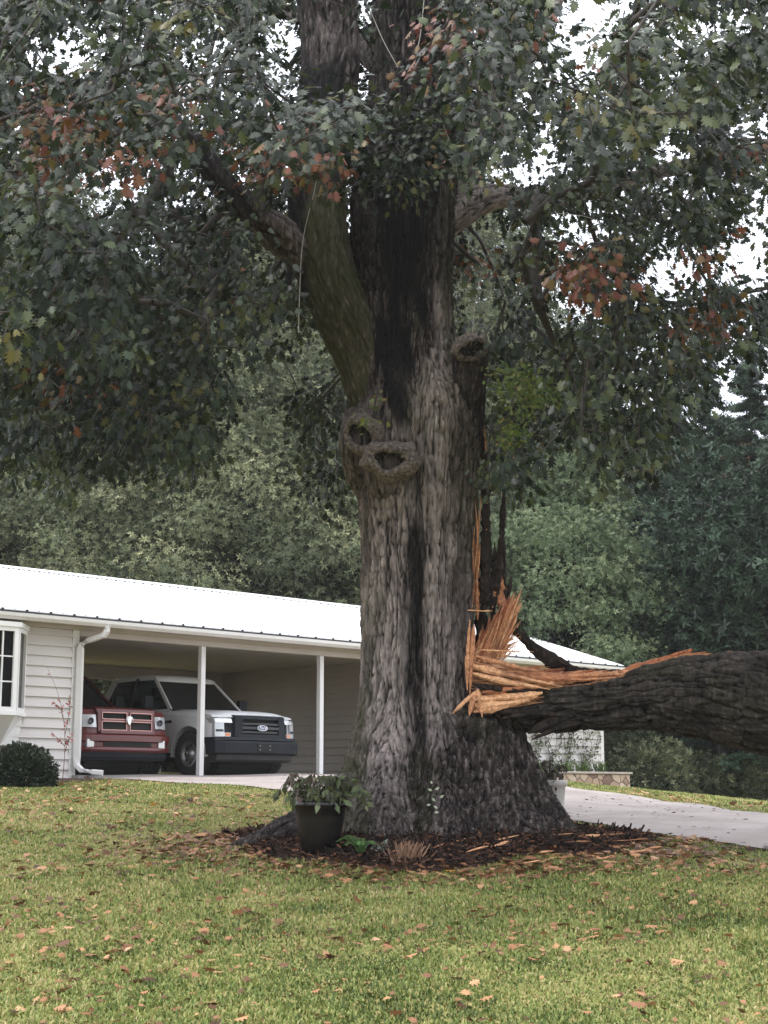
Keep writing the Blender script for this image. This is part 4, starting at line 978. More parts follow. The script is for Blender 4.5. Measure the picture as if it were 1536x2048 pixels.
# downspout at the corner
def sweep_rect(pts, w_, d_, name, m, parent):
    pts = [Vector(p) for p in pts]; bm = bmesh.new(); rings = []
    for i, p in enumerate(pts):
        t = ((pts[min(i + 1, len(pts) - 1)] - p).normalized() + (p - pts[max(i - 1, 0)]).normalized()).normalized()
        sx = Vector((0, 0, 1)).cross(t); sx = Vector((.7, -.7, 0)) if sx.length < .2 else sx.normalized()
        if sx.dot(Vector((.7, -.7, 0))) < 0: sx = -sx
        up = t.cross(sx).normalized()
        rings.append([bm.verts.new(p + sx * a * w_ / 2 + up * b_ * d_ / 2) for a, b_ in ((-1, -.7), (-.7, -1), (.7, -1), (1, -.7), (1, .7), (.7, 1), (-.7, 1), (-1, .7))])
    for a, b_ in zip(rings, rings[1:]):
        for k in range(8): bm.faces.new((a[k], a[(k + 1) % 8], b_[(k + 1) % 8], b_[k]))
    bm.faces.new(rings[0][::-1]); bm.faces.new(rings[-1])
    return bm_obj(name, bm, m, parent, False)
sweep_rect([(.28, -OH - .09, 2.50), (.28, -OH - .09, 2.40), (.25, -OH - .05, 2.33), (.10, -.17, 2.25), (.02, -.10, 2.19), (.0, -.09, 2.10), (.0, -.09, .30), (.0, -.10, .16), (.05, -.17, .08), (.18, -.30, .05), (.30, -.42, .035)], .125, .09, 'downspout', M_trim, house)
# carport slab
bm = bmesh.new(); box(bm, -.05, 8.84, -.22, 7.3, -.5, 0.0); o = bm_obj('carport_slab', bm, M_slab, house)
# bay window
M_frame = noisy('window_frame', (.76, .755, .745), (.82, .815, .81), 3, .4, 0)
bay = bpy.data.objects.new('bay_window', None); C.collection.objects.link(bay); bay.parent = house
BZ0, BZ1 = .93, 2.42; PB = [(-1.02, 0), (-1.45, -.45), (-2.55, -.45), (-2.95, 0)]
def quadbar(bm, a, b_, w_, z0, z1, out=.03):
    a = np.array(a); b_ = np.array(b_); d = (b_ - a) / np.linalg.norm(b_ - a); n_ = np.array((d[1], -d[0]))
    n_ = n_ if n_[1] < 0 or abs(n_[1]) < .1 else -n_
    pts = [a - n_ * .03, b_ - n_ * .03, b_ + n_ * out, a + n_ * out]; prism(bm, [tuple(p) for p in pts], 'z', z0, z1)
for k in range(3):
    a, b_ = np.array(PB[k], float), np.array(PB[k + 1], float); d = (b_ - a); L = np.linalg.norm(d); d /= L
    bm = bmesh.new(); fw = .075
    quadbar(bm, a, a + d * fw, 0, BZ0 + .06, BZ1 - .08); quadbar(bm, b_ - d * fw, b_, 0, BZ0 + .06, BZ1 - .08)
    quadbar(bm, a + d * fw, b_ - d * fw, 0, BZ0 + .06, BZ0 + .13); quadbar(bm, a + d * fw, b_ - d * fw, 0, BZ1 - .15, BZ1 - .08)
    if k == 1:
        for q in (.25, .5, .75): quadbar(bm, a + d * (L * q - .012), a + d * (L * q + .012), 0, BZ0 + .13, BZ1 - .15, .012)
        for q in (1 / 3, 2 / 3):
            zc = BZ0 + .13 + (BZ1 - BZ0 - .28) * q; quadbar(bm, a + d * (fw + .001), b_ - d * (fw + .001), 0, zc - .011, zc + .011, .010)
    fr = bm_obj('window_frame', bm, M_frame, bay)
    n_ = np.array((d[1], -d[0])); n_ = n_ if n_[1] < 0 else -n_
    q0, q1 = a + d * fw - n_ * .012, b_ - d * fw - n_ * .012
    o = mesh('pane', [(q0[0], q0[1], BZ0 + .13), (q1[0], q1[1], BZ0 + .13), (q1[0], q1[1], BZ1 - .15), (q0[0], q0[1], BZ1 - .15)], [(0, 1, 2, 3)], M_glass, fr, False)
ex = [(-.93, .02), (-.99, -.05), (-1.42, -.50), (-2.58, -.50), (-3.0, -.05), (-3.04, .02)]
bm = bmesh.new(); prism(bm, ex, 'z', BZ0, BZ0 + .058); bm_obj('window_sill', bm, M_frame, bay); bm = bmesh.new(); prism(bm, ex, 'z', BZ1 - .078, BZ1 + .0); bm_obj('window_head', bm, M_frame, bay)
bm = bmesh.new()
top_ = [bm.verts.new((x_, y_, BZ0 - .002)) for x_, y_ in ((-1.04, -.03), (-1.46, -.46), (-2.54, -.46), (-2.93, -.03))]; bot_ = [bm.verts.new((x_, y_, BZ0 - .46)) for x_, y_ in ((-1.12, -.03), (-1.45, -.05), (-2.5, -.05), (-2.85, -.03))]
for i in range(3): bm.faces.new((top_[i], top_[i + 1], bot_[i + 1], bot_[i]))
bm.faces.new(bot_); bm_obj('bay_underside', bm, M_frame, bay)
hb('curtain', mat('curtain_cloth', (.10, .10, .095), .9), (-2.4, -1.5, .25, .28, BZ0 + .1, BZ1), parent=bay)
hb('room_wall', mat('dim_room', (.05, .048, .045), .9), (-3.4, -.6, .9, .95, 0, BZ1), parent=house)
hb('electric_outlet', M_trim, (8.80, 8.84, .55, .67, .42, .60), bev=.01)

# ------------------------------------------------------------------ pickups
M_tyre = noisy('tyre_rubber', (.012, .012, .012), (.03, .03, .03), 20, .85, .3)
M_chrome = mat('chrome', (.62, .62, .64), .12, 1)
M_steel = mat('grey_rim', (.34, .34, .35), .35, .8)
M_black = noisy('black_plastic', (.008, .010, .014), (.013, .016, .021), 6, .62, 0, spec=.25)
M_lamp = mat('lamp_lens', (.55, .56, .57), .08, .3, .8); M_lampd = mat('lamp_housing', (.07, .07, .08), .2, .5)
M_amber = mat('amber_lens', (.6, .18, .04), .2)
M_cabg = glass_mat('cab_glass', (.28, .31, .30), .02)
M_seat = noisy('seat_cloth', (.03, .03, .032), (.05, .05, .05), 12, .9, 0)
M_under = mat('underbody', (.012, .012, .012), .9)
def paint(name, col, fl=.0):
    m = mat(name, col, .32, fl, .5); b = bsdf(m); b.inputs['Coat Weight'].default_value = .25; b.inputs['Coat Roughness'].default_value = .08
    n = nzt(m, coords(m), 2.5, 5); lk(m, mixc(m, ramp(m, n, [(.4, (0, 0, 0)), (.75, (.3, .3, .3))]), col, tuple(.75 * q + .015 for q in col)), b.inputs['Base Color']); return m
def loft(name, secs, m, parent, closed_y=True, sub=0):
    """secs = list of (x, [(y,z)...]) half sections, mirrored; ends capped"""
    full = []
    for x, pr in secs:
        r = [(x, y, z) for y, z in pr] + [(x, -y, z) for y, z in pr[::-1] if y > 1e-6]
        full.append(r)
    k = len(full[0]); V = [p for r in full for p in r]; n = len(full)
    bm = bmesh.new(); vs = [bm.verts.new(p) for p in V]
    for i in range(n - 1):
        for j in range(k):
            bm.faces.new((vs[i * k + j], vs[i * k + (j + 1) % k], vs[(i + 1) * k + (j + 1) % k], vs[(i + 1) * k + j]))
    bm.faces.new(vs[:k]); bm.faces.new(vs[-k:][::-1])
    return bm_obj(name, bm, m, parent, True)
def lathe_y(bm, prof, cx_, cy_, cz_, n=40, mtl=0):
    """prof = [(r, y)] round the y axis"""
    rings = [[bm.verts.new((cx_ + r * math.cos(t), cy_ + y, cz_ + r * math.sin(t))) for t in np.linspace(0, 2 * np.pi, n, endpoint=False)] for r, y in prof]
    for a, b_ in zip(rings, rings[1:]):
        for k in range(n): bm.faces.new((a[k], a[(k + 1) % n], b_[(k + 1) % n], b_[k]))
    return rings
def wheel(root, x, y, r, rr, M_rim, holes=8):
    sg = 1 if y > 0 else -1; bm = bmesh.new(); w_ = .135
    lathe_y(bm, [(rr, -w_ * sg), (r - .03, -w_ * sg), (r, -w_ * .7 * sg), (r, w_ * .7 * sg), (r - .03, w_ * sg), (rr + .02, w_ * sg), (rr, w_ * .9 * sg)], x, y, r)
    for k in range(36):      # tread blocks
        t = k * 2 * math.pi / 36
        for q in (-.5, .5): box(bm, -.02, .02, q * w_ - .05, q * w_ + .05, r - .004, r + .009, mtx=Matrix.Translation((x, y, r)) @ Matrix.Rotation(t, 4, 'Y'))
    t_ = bm_obj('wheel', bm, M_tyre, root)
    bm = bmesh.new(); o_ = w_ * sg
    lathe_y(bm, [(rr + .005, o_ * .93), (rr - .03, o_ * .93), (rr - .045, o_ * .55), (rr * .62, o_ * .42), (rr * .40, o_ * .62), (rr * .32, o_ * .9), (.001, o_ * .95)], x, y, r)
    rim_ = bm_obj('rim', bm, M_rim, t_, True)
    bm = bmesh.new()
    for k in range(holes):
        t = k * 2 * math.pi / holes
        cx_, cz_ = x + rr * .68 * math.cos(t), r + rr * .68 * math.sin(t)
        lathe_y(bm, [(.026, o_ * .53), (.001, o_ * .53)], cx_, y, cz_, 12)
    bm_obj('rim_hole', bm, M_under, rim_)
    return t_

def front_piece(bm, prof, ys, xoff, both=True):
    """sweep the (x,z) profile across the truck; xoff(y) pulls the ends back"""
    rings = [[bm.verts.new((px_ + xoff(y), y, pz_)) for px_, pz_ in prof] for y in ys]
    k = len(prof)
    for a, b_ in zip(rings, rings[1:]):
        for j in range(k): bm.faces.new((a[j], a[(j + 1) % k], b_[(j + 1) % k], b_[j]))
    bm.faces.new(rings[0][::-1]); bm.faces.new(rings[-1])
def text_mesh(body, size, name, m, parent, mtx, ext=.004, shear=0):
    cu = bpy.data.curves.new(name, 'FONT'); cu.body = body; cu.size = size; cu.extrude = ext; cu.align_x = 'CENTER'; cu.align_y = 'CENTER'; cu.shear = shear; cu.resolution_u = 3
    to = bpy.data.objects.new(name + '_tmp', cu); C.collection.objects.link(to)
    me = bpy.data.meshes.new_from_object(to.evaluated_get(bpy.context.evaluated_depsgraph_get())); bpy.data.objects.remove(to)
    me.transform(mtx); me.materials.clear(); me.materials.append(m)
    o_ = bpy.data.objects.new(name, me); C.collection.objects.link(o_); o_.parent = parent; return o_
FRONT = Matrix(((0, 0, 1, 0), (1, 0, 0, 0), (0, 1, 0, 0), (0, 0, 0, 1)))     # text x -> +y, text y -> +z, facing +x

def pickup(kind, label, loc, rz):
    R_ = kind == 'red'
    M_p = paint('red_paint', (.105, .009, .007)) if R_ else paint('white_paint', (.74, .75, .77))
    root = thing('red_pickup_truck' if R_ else 'white_pickup_truck', label, 'pickup truck', loc, rz, 'pickup trucks in the carport')
    W = 1.0; HT = 1.18 if R_ else 1.20; BT = 1.24 if R_ else 1.26
    def half(w_, zb, zt, crown=.05, sh=.0):
        return [(0, zb), (w_ * .80, zb), (w_ * .965, zb + .06), (w_, zb + .22), (w_ * 1.0, zb + .45), (w_ * .985, zt - .20), (w_ * .955, zt - .075), (w_ * .87, zt - .012), (w_ * .6, zt + crown * .75), (w_ * .3, zt + crown), (0, zt + crown)]
    secs = []
    if R_:
        st = [(.66, .86, .50, 1.06, .10), (.62, .92, .46, 1.08, .095), (.55, .965, .44, 1.10, .09), (.4, .985, .42, 1.12, .08), (.2, 1.0, .40, 1.14, .07), (-.3, 1.0, .40, 1.17, .055), (-.8, 1.0, .40, 1.20, .05), (-1.05, 1.0, .40, 1.21, .03), (-2.0, 1.0, .40, 1.23, 0), (-3.45, 1.0, .42, 1.25, 0), (-3.5, 1.0, .45, 1.32, .0), (-5.1, .985, .5, 1.34, 0)]
    else:
        st = [(.74, .86, .58, 1.07, .045), (.70, .92, .54, 1.10, .045), (.62, .96, .50, 1.13, .05), (.45, .985, .42, 1.155, .05), (.2, 1.0, .40, 1.17, .05), (-.3, 1.0, .40, 1.20, .045), (-.8, 1.0, .40, 1.225, .04), (-1.05, 1.0, .40, 1.235, .02), (-2.0, 1.0, .40, 1.25, 0), (-3.0, 1.0, .42, 1.25, 0), (-3.05, 1.0, .45, 1.33, .0), (-5.0, .985, .5, 1.35, 0)]
    WB = -3.75
    for x, w_, zb, zt, cr_ in st: secs.append((x, half(w_, zb, zt, cr_)))
    body = loft('body', secs, M_p, root)
    # wheel arches cut out of the body
    for xw in (0, WB):
        bm = bmesh.new(); lathe_y(bm, [(.001, -1.3), (.50, -1.3), (.50, 1.3), (.001, 1.3)], xw, 0, .42, 48); bmesh.ops.remove_doubles(bm, verts=bm.verts, dist=.002)
        cut = bm_obj('cut_tmp', bm, M_under, root)
        md = body.modifiers.new('b', 'BOOLEAN'); md.operation = 'DIFFERENCE'; md.object = cut; md.solver = 'EXACT'
    bpy.context.view_layer.update()
    me = bpy.data.meshes.new_from_object(body.evaluated_get(bpy.context.evaluated_depsgraph_get())); body.modifiers.clear(); body.data = me
    me.materials.clear(); me.materials.append(M_p)
    for p_ in me.polygons: p_.material_index = 0
    for q in [q for q in bpy.data.objects if q.name.startswith('cut_tmp')]: bpy.data.objects.remove(q)
    for p_ in me.polygons:
        p_.use_smooth = p_.area < .6
    try: me.set_sharp_from_angle(angle=rad(28))
    except Exception: pass
    # arch liners and underbody
    for xw in (0, WB):
        bm = bmesh.new(); lathe_y(bm, [(.001, -.62), (.495, -.62), (.495, .62), (.001, .62)], xw, 0, .42, 32); bm_obj('wheel_well', bm, M_under, root)
        for sg in (-1, 1):
            bm = bmesh.new(); n_ = 26; T0, T1 = rad(-8), rad(188)
            for k in range(n_):
                t0, t1 = T0 + (T1 - T0) * k / n_, T0 + (T1 - T0) * (k + 1) / n_
                for (ra_, rb_, ya, yb) in ((.495, .515, 1.0, 1.004),):
                    P4 = [(xw + rr_ * math.cos(t), sg * yy, .42 + rr_ * math.sin(t)) for rr_, t, yy in ((ra_, t0, yb), (ra_, t1, yb), (rb_, t1, ya), (rb_, t0, ya))]
                    vs_ = [bm.verts.new(p) for p in P4]; bm.faces.new(vs_)
                    P5 = [(xw + ra_ * math.cos(t), sg * yy, .42 + ra_ * math.sin(t)) for t, yy in ((t0, yb), (t1, yb), (t1, .9), (t0, .9))]
                    bm.faces.new([bm.verts.new(p) for p in P5])
            bm_obj('wheel_arch', bm, M_p, body)
    bm = bmesh.new(); box(bm, -4.9, .55, -.72, .72, .28, .52); box(bm, -3.2, -.6, -.9, .9, .33, .45); bm_obj('chassis', bm, M_under, root)
    for xw in (0, WB):
        for sg in (-1, 1): wheel(root, xw, sg * .86, .405, .235 if not R_ else .26, M_steel if not R_ else M_chrome, 8 if not R_ else 5)
    # cab: glass box, pillars, roof
    if R_: wb, wt, rt, rb_, zr, zb_ = -.72, -1.50, -3.1, -3.42, 1.90, 1.20
    else: wb, wt, rt, rb_, zr, zb_ = -.72, -1.42, -2.72, -2.98, 1.93, 1.22
    yb_, yt_ = .90, .70
    cor = lambda x_, y_, z_: Vector((x_, y_, z_))
    A1, A2 = cor(wb, yb_ - .04, zb_ + .02), cor(wt, yt_, zr - .06); D1, D2 = cor(rb_, yb_ - .02, zb_ + .02), cor(rt, yt_, zr - .06)
    xm = -1.95; Bm1, Bm2 = cor(xm, yb_ - .005, zb_ + .02), cor(xm, yt_ + .01, zr - .05)
    mir = lambda p: Vector((p.x, -p.y, p.z))
    # roof with rounded edges
    rs = []
    for x_, z_, w_ in ((wt + .06, zr - .085, .70), (wt - .06, zr - .035, .715), (wt - .3, zr + .0, .725), ((wt + rt) / 2, zr + .015, .73), (rt + .25, zr, .725), (rt + .04, zr - .03, .715), (rt - .05, zr - .08, .70)):
        rs.append((x_, [(0, z_ - .06), (w_ * .9, z_ - .06), (w_, z_ - .045), (w_ * .985, z_ - .005), (w_ * .90, z_ + .03), (w_ * .5, z_ + .045), (0, z_ + .05)]))
    roof_ = loft('roof', rs, M_p, root)
    bm = bmesh.new()
    def bar(bm, a, b_, w1, w2, nrm_):
        d = (b_ - a).normalized(); s_ = d.cross(nrm_).normalized(); n_ = s_.cross(d).normalized(); ring = []
        for c_, ww in ((a, w1), (b_, w2)): ring.append([bm.verts.new(c_ + s_ * ww / 2 * i + n_ * .022 * j) for i, j in ((-1, -1), (1, -1), (1, 1), (-1, 1))])
        for k in range(4): bm.faces.new((ring[0][k], ring[0][(k + 1) % 4], ring[1][(k + 1) % 4], ring[1][k]))
    for f in (lambda p: p, mir):
        n_ = (f(cor(0, 1, .25)) - cor(0, 0, 0)).normalized()
        bar(bm, f(A1), f(A2), .065, .06, n_); bar(bm, f(D1), f(D2), .20, .14, n_); bar(bm, f(A2), f(D2), .06, .06, n_)
        bar(bm, f(A1 + Vector((0, 0, -.02))), f(D1 + Vector((0, 0, -.02))), .07, .07, n_)
    bar(bm, D1, mir(D1), .2, .2, Vector((-1, 0, .2))); bar(bm, D2, mir(D2), .14, .14, Vector((-1, 0, .2))); bar(bm, A2, mir(A2), .06, .06, Vector((1, 0, .6)))
    bm_obj('pillar', bm, M_p, roof_)
    for f in (lambda p: p, mir):
        bm = bmesh.new(); n_ = (f(cor(0, 1, .25)) - cor(0, 0, 0)).normalized(); bar(bm, f(Bm1), f(Bm2), .11, .09, n_); bm_obj('door_pillar', bm, M_black, roof_)
    ins = .012
    def pane(name, pts): return mesh(name, [tuple(p) for p in pts], [tuple(range(4))], M_cabg, root, False)
    pane('windshield', [A1, mir(A1), mir(A2), A2]); pane('rear_window', [D1, mir(D1), mir(D2), D2])
    for f in (lambda p: p, mir):
        pane('side_window', [f(A1), f(A2), f(Bm2), f(Bm1)]); pane('side_window', [f(Bm1), f(Bm2), f(D2), f(D1)])
    bm = bmesh.new()
    for sg in (-1, 1):
        for xs_ in (-1.75, -2.6 if not R_ else -2.75):
            box(bm, xs_ - .08, xs_ + .08, sg * .38 - .25, sg * .38 + .25, 1.0, 1.48, .05); box(bm, xs_ - .06, xs_ + .05, sg * .38 - .13, sg * .38 + .13, 1.52, 1.72, .04)
    bm_obj('seat', bm, M_seat, root)
    bm = bmesh.new(); box(bm, -1.15, -.75, -.8, .8, 1.1, 1.27, .04); bm_obj('dashboard', bm, M_seat, root)
    bm = bmesh.new(); lathe_y(bm, [(.17, -.012), (.19, 0), (.17, .012), (.155, 0), (.17, -.012)], 0, 0, 0, 24)
    bmesh.ops.transform(bm, matrix=Matrix.Translation((-1.25, .38, 1.30)) @ Matrix.Rotation(rad(65), 4, 'Y') @ Matrix.Rotation(rad(90), 4, 'X'), verts=bm.verts); bm_obj('steering_wheel', bm, M_black, root)
    # mirrors, door lines, handles
    for sg in (-1, 1):
        bm = bmesh.new(); box(bm, -1.10, -.98, sg * 1.16 - .10, sg * 1.16 + .10, 1.26, 1.50, .03); box(bm, -1.05, -1.0, min(sg * .93, sg * 1.08), max(sg * .93, sg * 1.08), 1.27, 1.33); bm_obj('side_mirror', bm, M_black, root)
        bm = bmesh.new()
        for x_ in (-.86, -1.98, -2.9): box(bm, x_ - .006, x_ + .006, sg * 1.0 - .003, sg * 1.0 + .003, .52, 1.06)
        bm_obj('door_seam', bm, M_under, body)
        bm = bmesh.new(); box(bm, -1.88, -1.68, sg * 1.005 - .018, sg * 1.005 + .018, .98, 1.02, .008); bm_obj('door_handle', bm, M_black, body)
        bm = bmesh.new(); box(bm, -3.2, -.62, sg * .965 - .03, sg * .965 + .03, .36, .44, .01); bm_obj('rocker_panel', bm, M_black, body)
    # bed interior hint and tailgate top
    bm = bmesh.new(); box(bm, -4.95, -3.55 if R_ else -3.15, -.78, .78, 1.34, 1.365); bm_obj('bed_cover', bm, M_under, root)
    bend = lambda y: -.16 * abs(y) ** 2.2 - .30 * max(0, abs(y) - .80) ** 1.2
    ys = np.concatenate(([-1.0, -.97, -.92], np.linspace(-.85, .85, 17), [.92, .97, 1.0]))
    if R_:
        # painted bumper with a recess, fog lamps and dark valance
        bm = bmesh.new(); front_piece(bm, [(.45, .42), (.92, .40), (.955, .44), (.945, .48), (.90, .50), (.90, .565), (.955, .59), (.95, .69), (.86, .725), (.45, .725)], ys, bend); bm_obj('front_bumper', bm, M_p, root)
        bm = bmesh.new(); front_piece(bm, [(.45, .25), (.84, .26), (.89, .32), (.905, .398), (.45, .398)], ys * .98, bend); bm_obj('valance', bm, M_black, root)
        bm = bmesh.new(); front_piece(bm, [(.80, .485), (.925, .485), (.925, .58), (.80, .58)], np.linspace(-.50, .50, 9), bend); bm_obj('bumper_intake', bm, M_under, root)
        for sg in (-1, 1):
            bm = bmesh.new(); yy = sg * .76; x_ = .925 + bend(yy); box(bm, x_ - .05, x_ + .02, yy - .075, yy + .075, .47, .62, .02); bm_obj('fog_lamp', bm, M_lamp, root)
        # grille: painted surround, dark mesh behind, crosshair bars with bright outlines
        gz0, gz1 = .755, 1.12; gx = lambda y: .88 - .16 * abs(y) ** 2.2
        gb = bpy.data.objects.new('grille', None); C.collection.objects.link(gb); gb.parent = root
        bm = bmesh.new(); front_piece(bm, [(-.10, gz0 + .02), (-.02, gz0 + .02), (-.05, gz1 - .02), (-.12, gz1 - .02)], np.linspace(-.54, .54, 11), gx); bm_obj('grille_mesh', bm, M_under, gb)
        bm = bmesh.new()
        front_piece(bm, [(-.14, gz1 - .035), (-.015, gz1 - .035), (-.03, gz1 + .02), (-.10, gz1 + .050), (-.42, gz1 + .075), (-.42, gz1)], np.linspace(-.62, .62, 13), gx)
        for sg in (-1, 1): front_piece(bm, [(.40, .726), (.86, .726), (.84, .82), (.40, .82)], np.sort(np.linspace(sg * .60, sg * .965, 5)), bend); front_piece(bm, [(.40, 1.04), (.82, 1.04), (.76, 1.13), (.40, 1.15)], np.sort(np.linspace(sg * .60, sg * .965, 5)), bend)
        front_piece(bm, [(-.14, gz0 - .035), (.03, gz0 - .035), (.02, gz0 + .02), (-.14, gz0 + .02)], np.linspace(-.56, .56, 13), gx)
        zc = (gz0 + gz1) / 2 + .01
        front_piece(bm, [(-.10, zc - .015), (.005, zc - .015), (-.0, zc + .015), (-.10, zc + .015)], np.linspace(-.5, .5, 11), gx)
        for (ya, yb2) in ((-.04, .04), (-.60, -.53), (.53, .60)): front_piece(bm, [(-.14, gz0), (.006, gz0), (-.018, gz1), (-.14, gz1)], np.linspace(ya, yb2, 3), gx)
        bm_obj('grille_surround', bm, M_p, gb)
        bm = bmesh.new()
        for za, zb2 in ((gz0 + .02, zc - .015), (zc + .015, gz1 - .035)):
            for ya, yb2 in ((-.53, -.04), (.04, .53)):
                for z_ in (za + .005, zb2 - .005): front_piece(bm, [(-.01, z_ - .007), (.012, z_ - .007), (.012, z_ + .007), (-.01, z_ + .007)], np.linspace(ya, yb2, 6), gx)
                for y_ in (ya, yb2): front_piece(bm, [(-.01, za), (.012, za), (.004, zb2), (-.01, zb2)], [y_ - .006, y_ + .006], gx)
        bm_obj('grille_outline', bm, mat('satin_red', (.55, .30, .28), .2, .6), gb)
        bm = bmesh.new()      # ram-head badge: shield with curled horns
        sh = [(0, -.065), (.028, -.03), (.034, .02), (.045, .045), (.02, .06), (-.02, .06), (-.045, .045), (-.034, .02), (-.028, -.03)]
        prism(bm, [(a * 1.25, b_ * 1.25) for a, b_ in sh], 'x', .895, .915, .003)
        for sg in (-1, 1):
            V_, Q_ = tube_np([(.905, sg * (.018), zo) for zo in (.045,)] + [(.91, sg * .05, .052), (.912, sg * .066, .02), (.912, sg * .058, -.015), (.912, sg * .040, -.012), (.912, sg * .042, .01)], [.013, .013, .011, .009, .007, .004], 6, .01)
            vv = [bm.verts.new(p) for p in V_]
            for q in Q_: bm.faces.new([vv[k] for k in q])
        bmesh.ops.transform(bm, matrix=Matrix.Translation((.0, 0, zc)), verts=bm.verts); bm_obj('badge', bm, M_chrome, gb)
        for sg in (-1, 1):
            bm = bmesh.new(); yl = np.linspace(sg * .63, sg * .93, 5); yl = np.sort(yl)
            front_piece(bm, [(.40, .822), (.885, .822), (.845, 1.038), (.40, 1.038)], yl, bend); hl = bm_obj('headlight', bm, M_lamp, root)
            bm = bmesh.new()
            for yy, r_ in ((.72, .055), (.85, .045)): 
                x_ = .885 + bend(yy); lathe_y(bm, [(r_, 0), (r_ * .7, -.02), (.001, -.03)], 0, 0, 0, 16); 
            bmesh.ops.transform(bm, matrix=Matrix.Translation((.82, sg * .74, .93)) @ Matrix.Rotation(rad(-90), 4, 'Z'), verts=bm.verts); bm_obj('reflector', bm, M_lampd, hl)
    else:
        bm = bmesh.new(); front_piece(bm, [(.45, .39), (.95, .39), (1.0, .42), (1.0, .60), (.97, .63), (.80, .65), (.45, .65)], ys, bend); bp = bm_obj('front_bumper', bm, M_black, root)
        bm = bmesh.new(); front_piece(bm, [(.45, .25), (.78, .26), (.88, .30), (.90, .388), (.45, .388)], ys * .92, bend); bm_obj('valance', bm, noisy('grey_plastic', (.03, .03, .032), (.045, .045, .045), 5, .7, 0), root)
        bm = bmesh.new(); box(bm, .985, 1.012, -.17, .17, .44, .59, .006); pl = bm_obj('plate_bracket', bm, M_under, bp)
        bm = bmesh.new()
        for y_ in (-.12, .12):
            for z_ in (.48, .55): box(bm, 1.010, 1.022, y_ - .012, y_ + .012, z_ - .008, z_ + .008)
        bm_obj('plate_screws', bm, M_steel, pl)
        bm = bmesh.new(); front_piece(bm, [(.40, .652), (.955, .652), (.935, .70), (.40, .70)], ys * .985, bend); bm_obj('bumper_top', bm, M_black, bp)
        # grille frame
        gx = lambda y: .90 - .16 * abs(y) ** 2.2; gz0, gz1 = .702, 1.085
        gb = bpy.data.objects.new('grille', None); C.collection.objects.link(gb); gb.parent = root
        bm = bmesh.new(); front_piece(bm, [(-.16, gz0), (-.06, gz0), (-.08, gz1 - .02), (-.16, gz1 - .02)], np.linspace(-.58, .58, 13), gx); bm_obj('grille_mesh', bm, M_under, gb)
        bm = bmesh.new()
        front_piece(bm, [(-.16, gz1 - .05), (.0, gz1 - .05), (-.015, gz1 + .0), (-.04, gz1 + .02), (-.2, gz1 + .02)], np.linspace(-.60, .60, 13), gx)
        front_piece(bm, [(-.16, gz0 - .01), (.04, gz0 - .01), (.03, gz0 + .055), (-.16, gz0 + .055)], np.linspace(-.56, .56, 13), gx)
        for sg in (-1, 1): front_piece(bm, [(-.16, gz0), (.022, gz0), (.005, gz1), (-.16, gz1)], np.sort([sg * .44, sg * .5, sg * .60]), gx)
        for sg in (-1, 1): front_piece(bm, [(.3, .705), (.85, .705), (.82, 1.03), (.3, 1.05)], np.sort([sg * .602, sg * .70, sg * .76]), bend)
        bm_obj('grille_surround', bm, M_black, gb)
        bm = bmesh.new()
        for zc, hh in ((.80, .016), (.95, .016)): front_piece(bm, [(-.08, zc - hh), (.0, zc - hh), (-.004, zc + hh), (-.08, zc + hh)], np.linspace(-.437, .437, 11), gx)
        front_piece(bm, [(-.08, .85), (.015, .85), (.01, .90), (-.08, .90)], np.linspace(-.437, .437, 11), gx)
        bm_obj('grille_bar', bm, noisy('dark_grey_plastic', (.012, .014, .018), (.02, .022, .028), 5, .45, 0), gb)
        ring_ = [(.125 * math.cos(t), .052 * math.sin(t)) for t in np.linspace(0, 2 * np.pi, 28, endpoint=False)]
        bm = bmesh.new(); prism(bm, [(y, z + .875) for y, z in ring_], 'x', .915, .935); bd_ = bm_obj('badge', bm, M_chrome, gb)
        bm = bmesh.new(); prism(bm, [(y * .88, z * .82 + .875) for y, z in ring_], 'x', .9, .938); bm_obj('badge_face', bm, mat('badge_blue', (.012, .04, .16), .2), bd_)
        text_mesh('Ford', .088, 'badge_lettering', mat('badge_silver', (.85, .85, .86), .25, .6), bd_, Matrix.Translation((.941, 0, .877)) @ FRONT, .003, .35)
        for sg in (-1, 1):
            bm = bmesh.new(); front_piece(bm, [(.40, .96), (.895, .96), (.86, 1.035), (.40, 1.045)], np.sort(np.linspace(sg * .64, sg * .95, 5)), bend)
            front_piece(bm, [(.40, .71), (.90, .71), (.885, .96), (.40, .96)], np.sort(np.linspace(sg * .80, sg * .955, 4)), bend)
            front_piece(bm, [(.40, .71), (.905, .71), (.90, .78), (.40, .78)], np.sort(np.linspace(sg * .68, sg * .80, 3)), bend)
            hl = bm_obj('headlight', bm, M_lamp, root)
            bm = bmesh.new(); front_piece(bm, [(.40, .722), (.912, .722), (.908, .772), (.40, .772)], np.sort(np.linspace(sg * .695, sg * .785, 3)), bend); bm_obj('turn_signal', bm, M_amber, hl)
            bm = bmesh.new(); front_piece(bm, [(.40, .80), (.905, .80), (.895, .84), (.40, .84)], np.sort(np.linspace(sg * .815, sg * .94, 3)), bend); bm_obj('reflector', bm, M_lampd, hl)
        bm = bmesh.new(); front_piece(bm, [(.40, 1.062), (.845, 1.062), (.80, 1.10), (.70, 1.125), (.40, 1.14)], ys * .965, bend); bm_obj('hood_lip', bm, M_p, root)
        for sg in (-1, 1):   # fender badge
            bm = bmesh.new(); box(bm, -.72, -.50, sg * 1.002 - .004, sg * 1.002 + .004, .985, 1.035, .002); bm_obj('fender_badge', bm, M_black, body)
    return root
def truck_at(kind, label, s, yfront, rot=0):
    """axle centre at house coordinate s, yfront behind the post line"""
    p = hw(s, yfront); p.z = SLAB + .002
    return pickup(kind, label, p, HA - rad(90) + rad(rot))
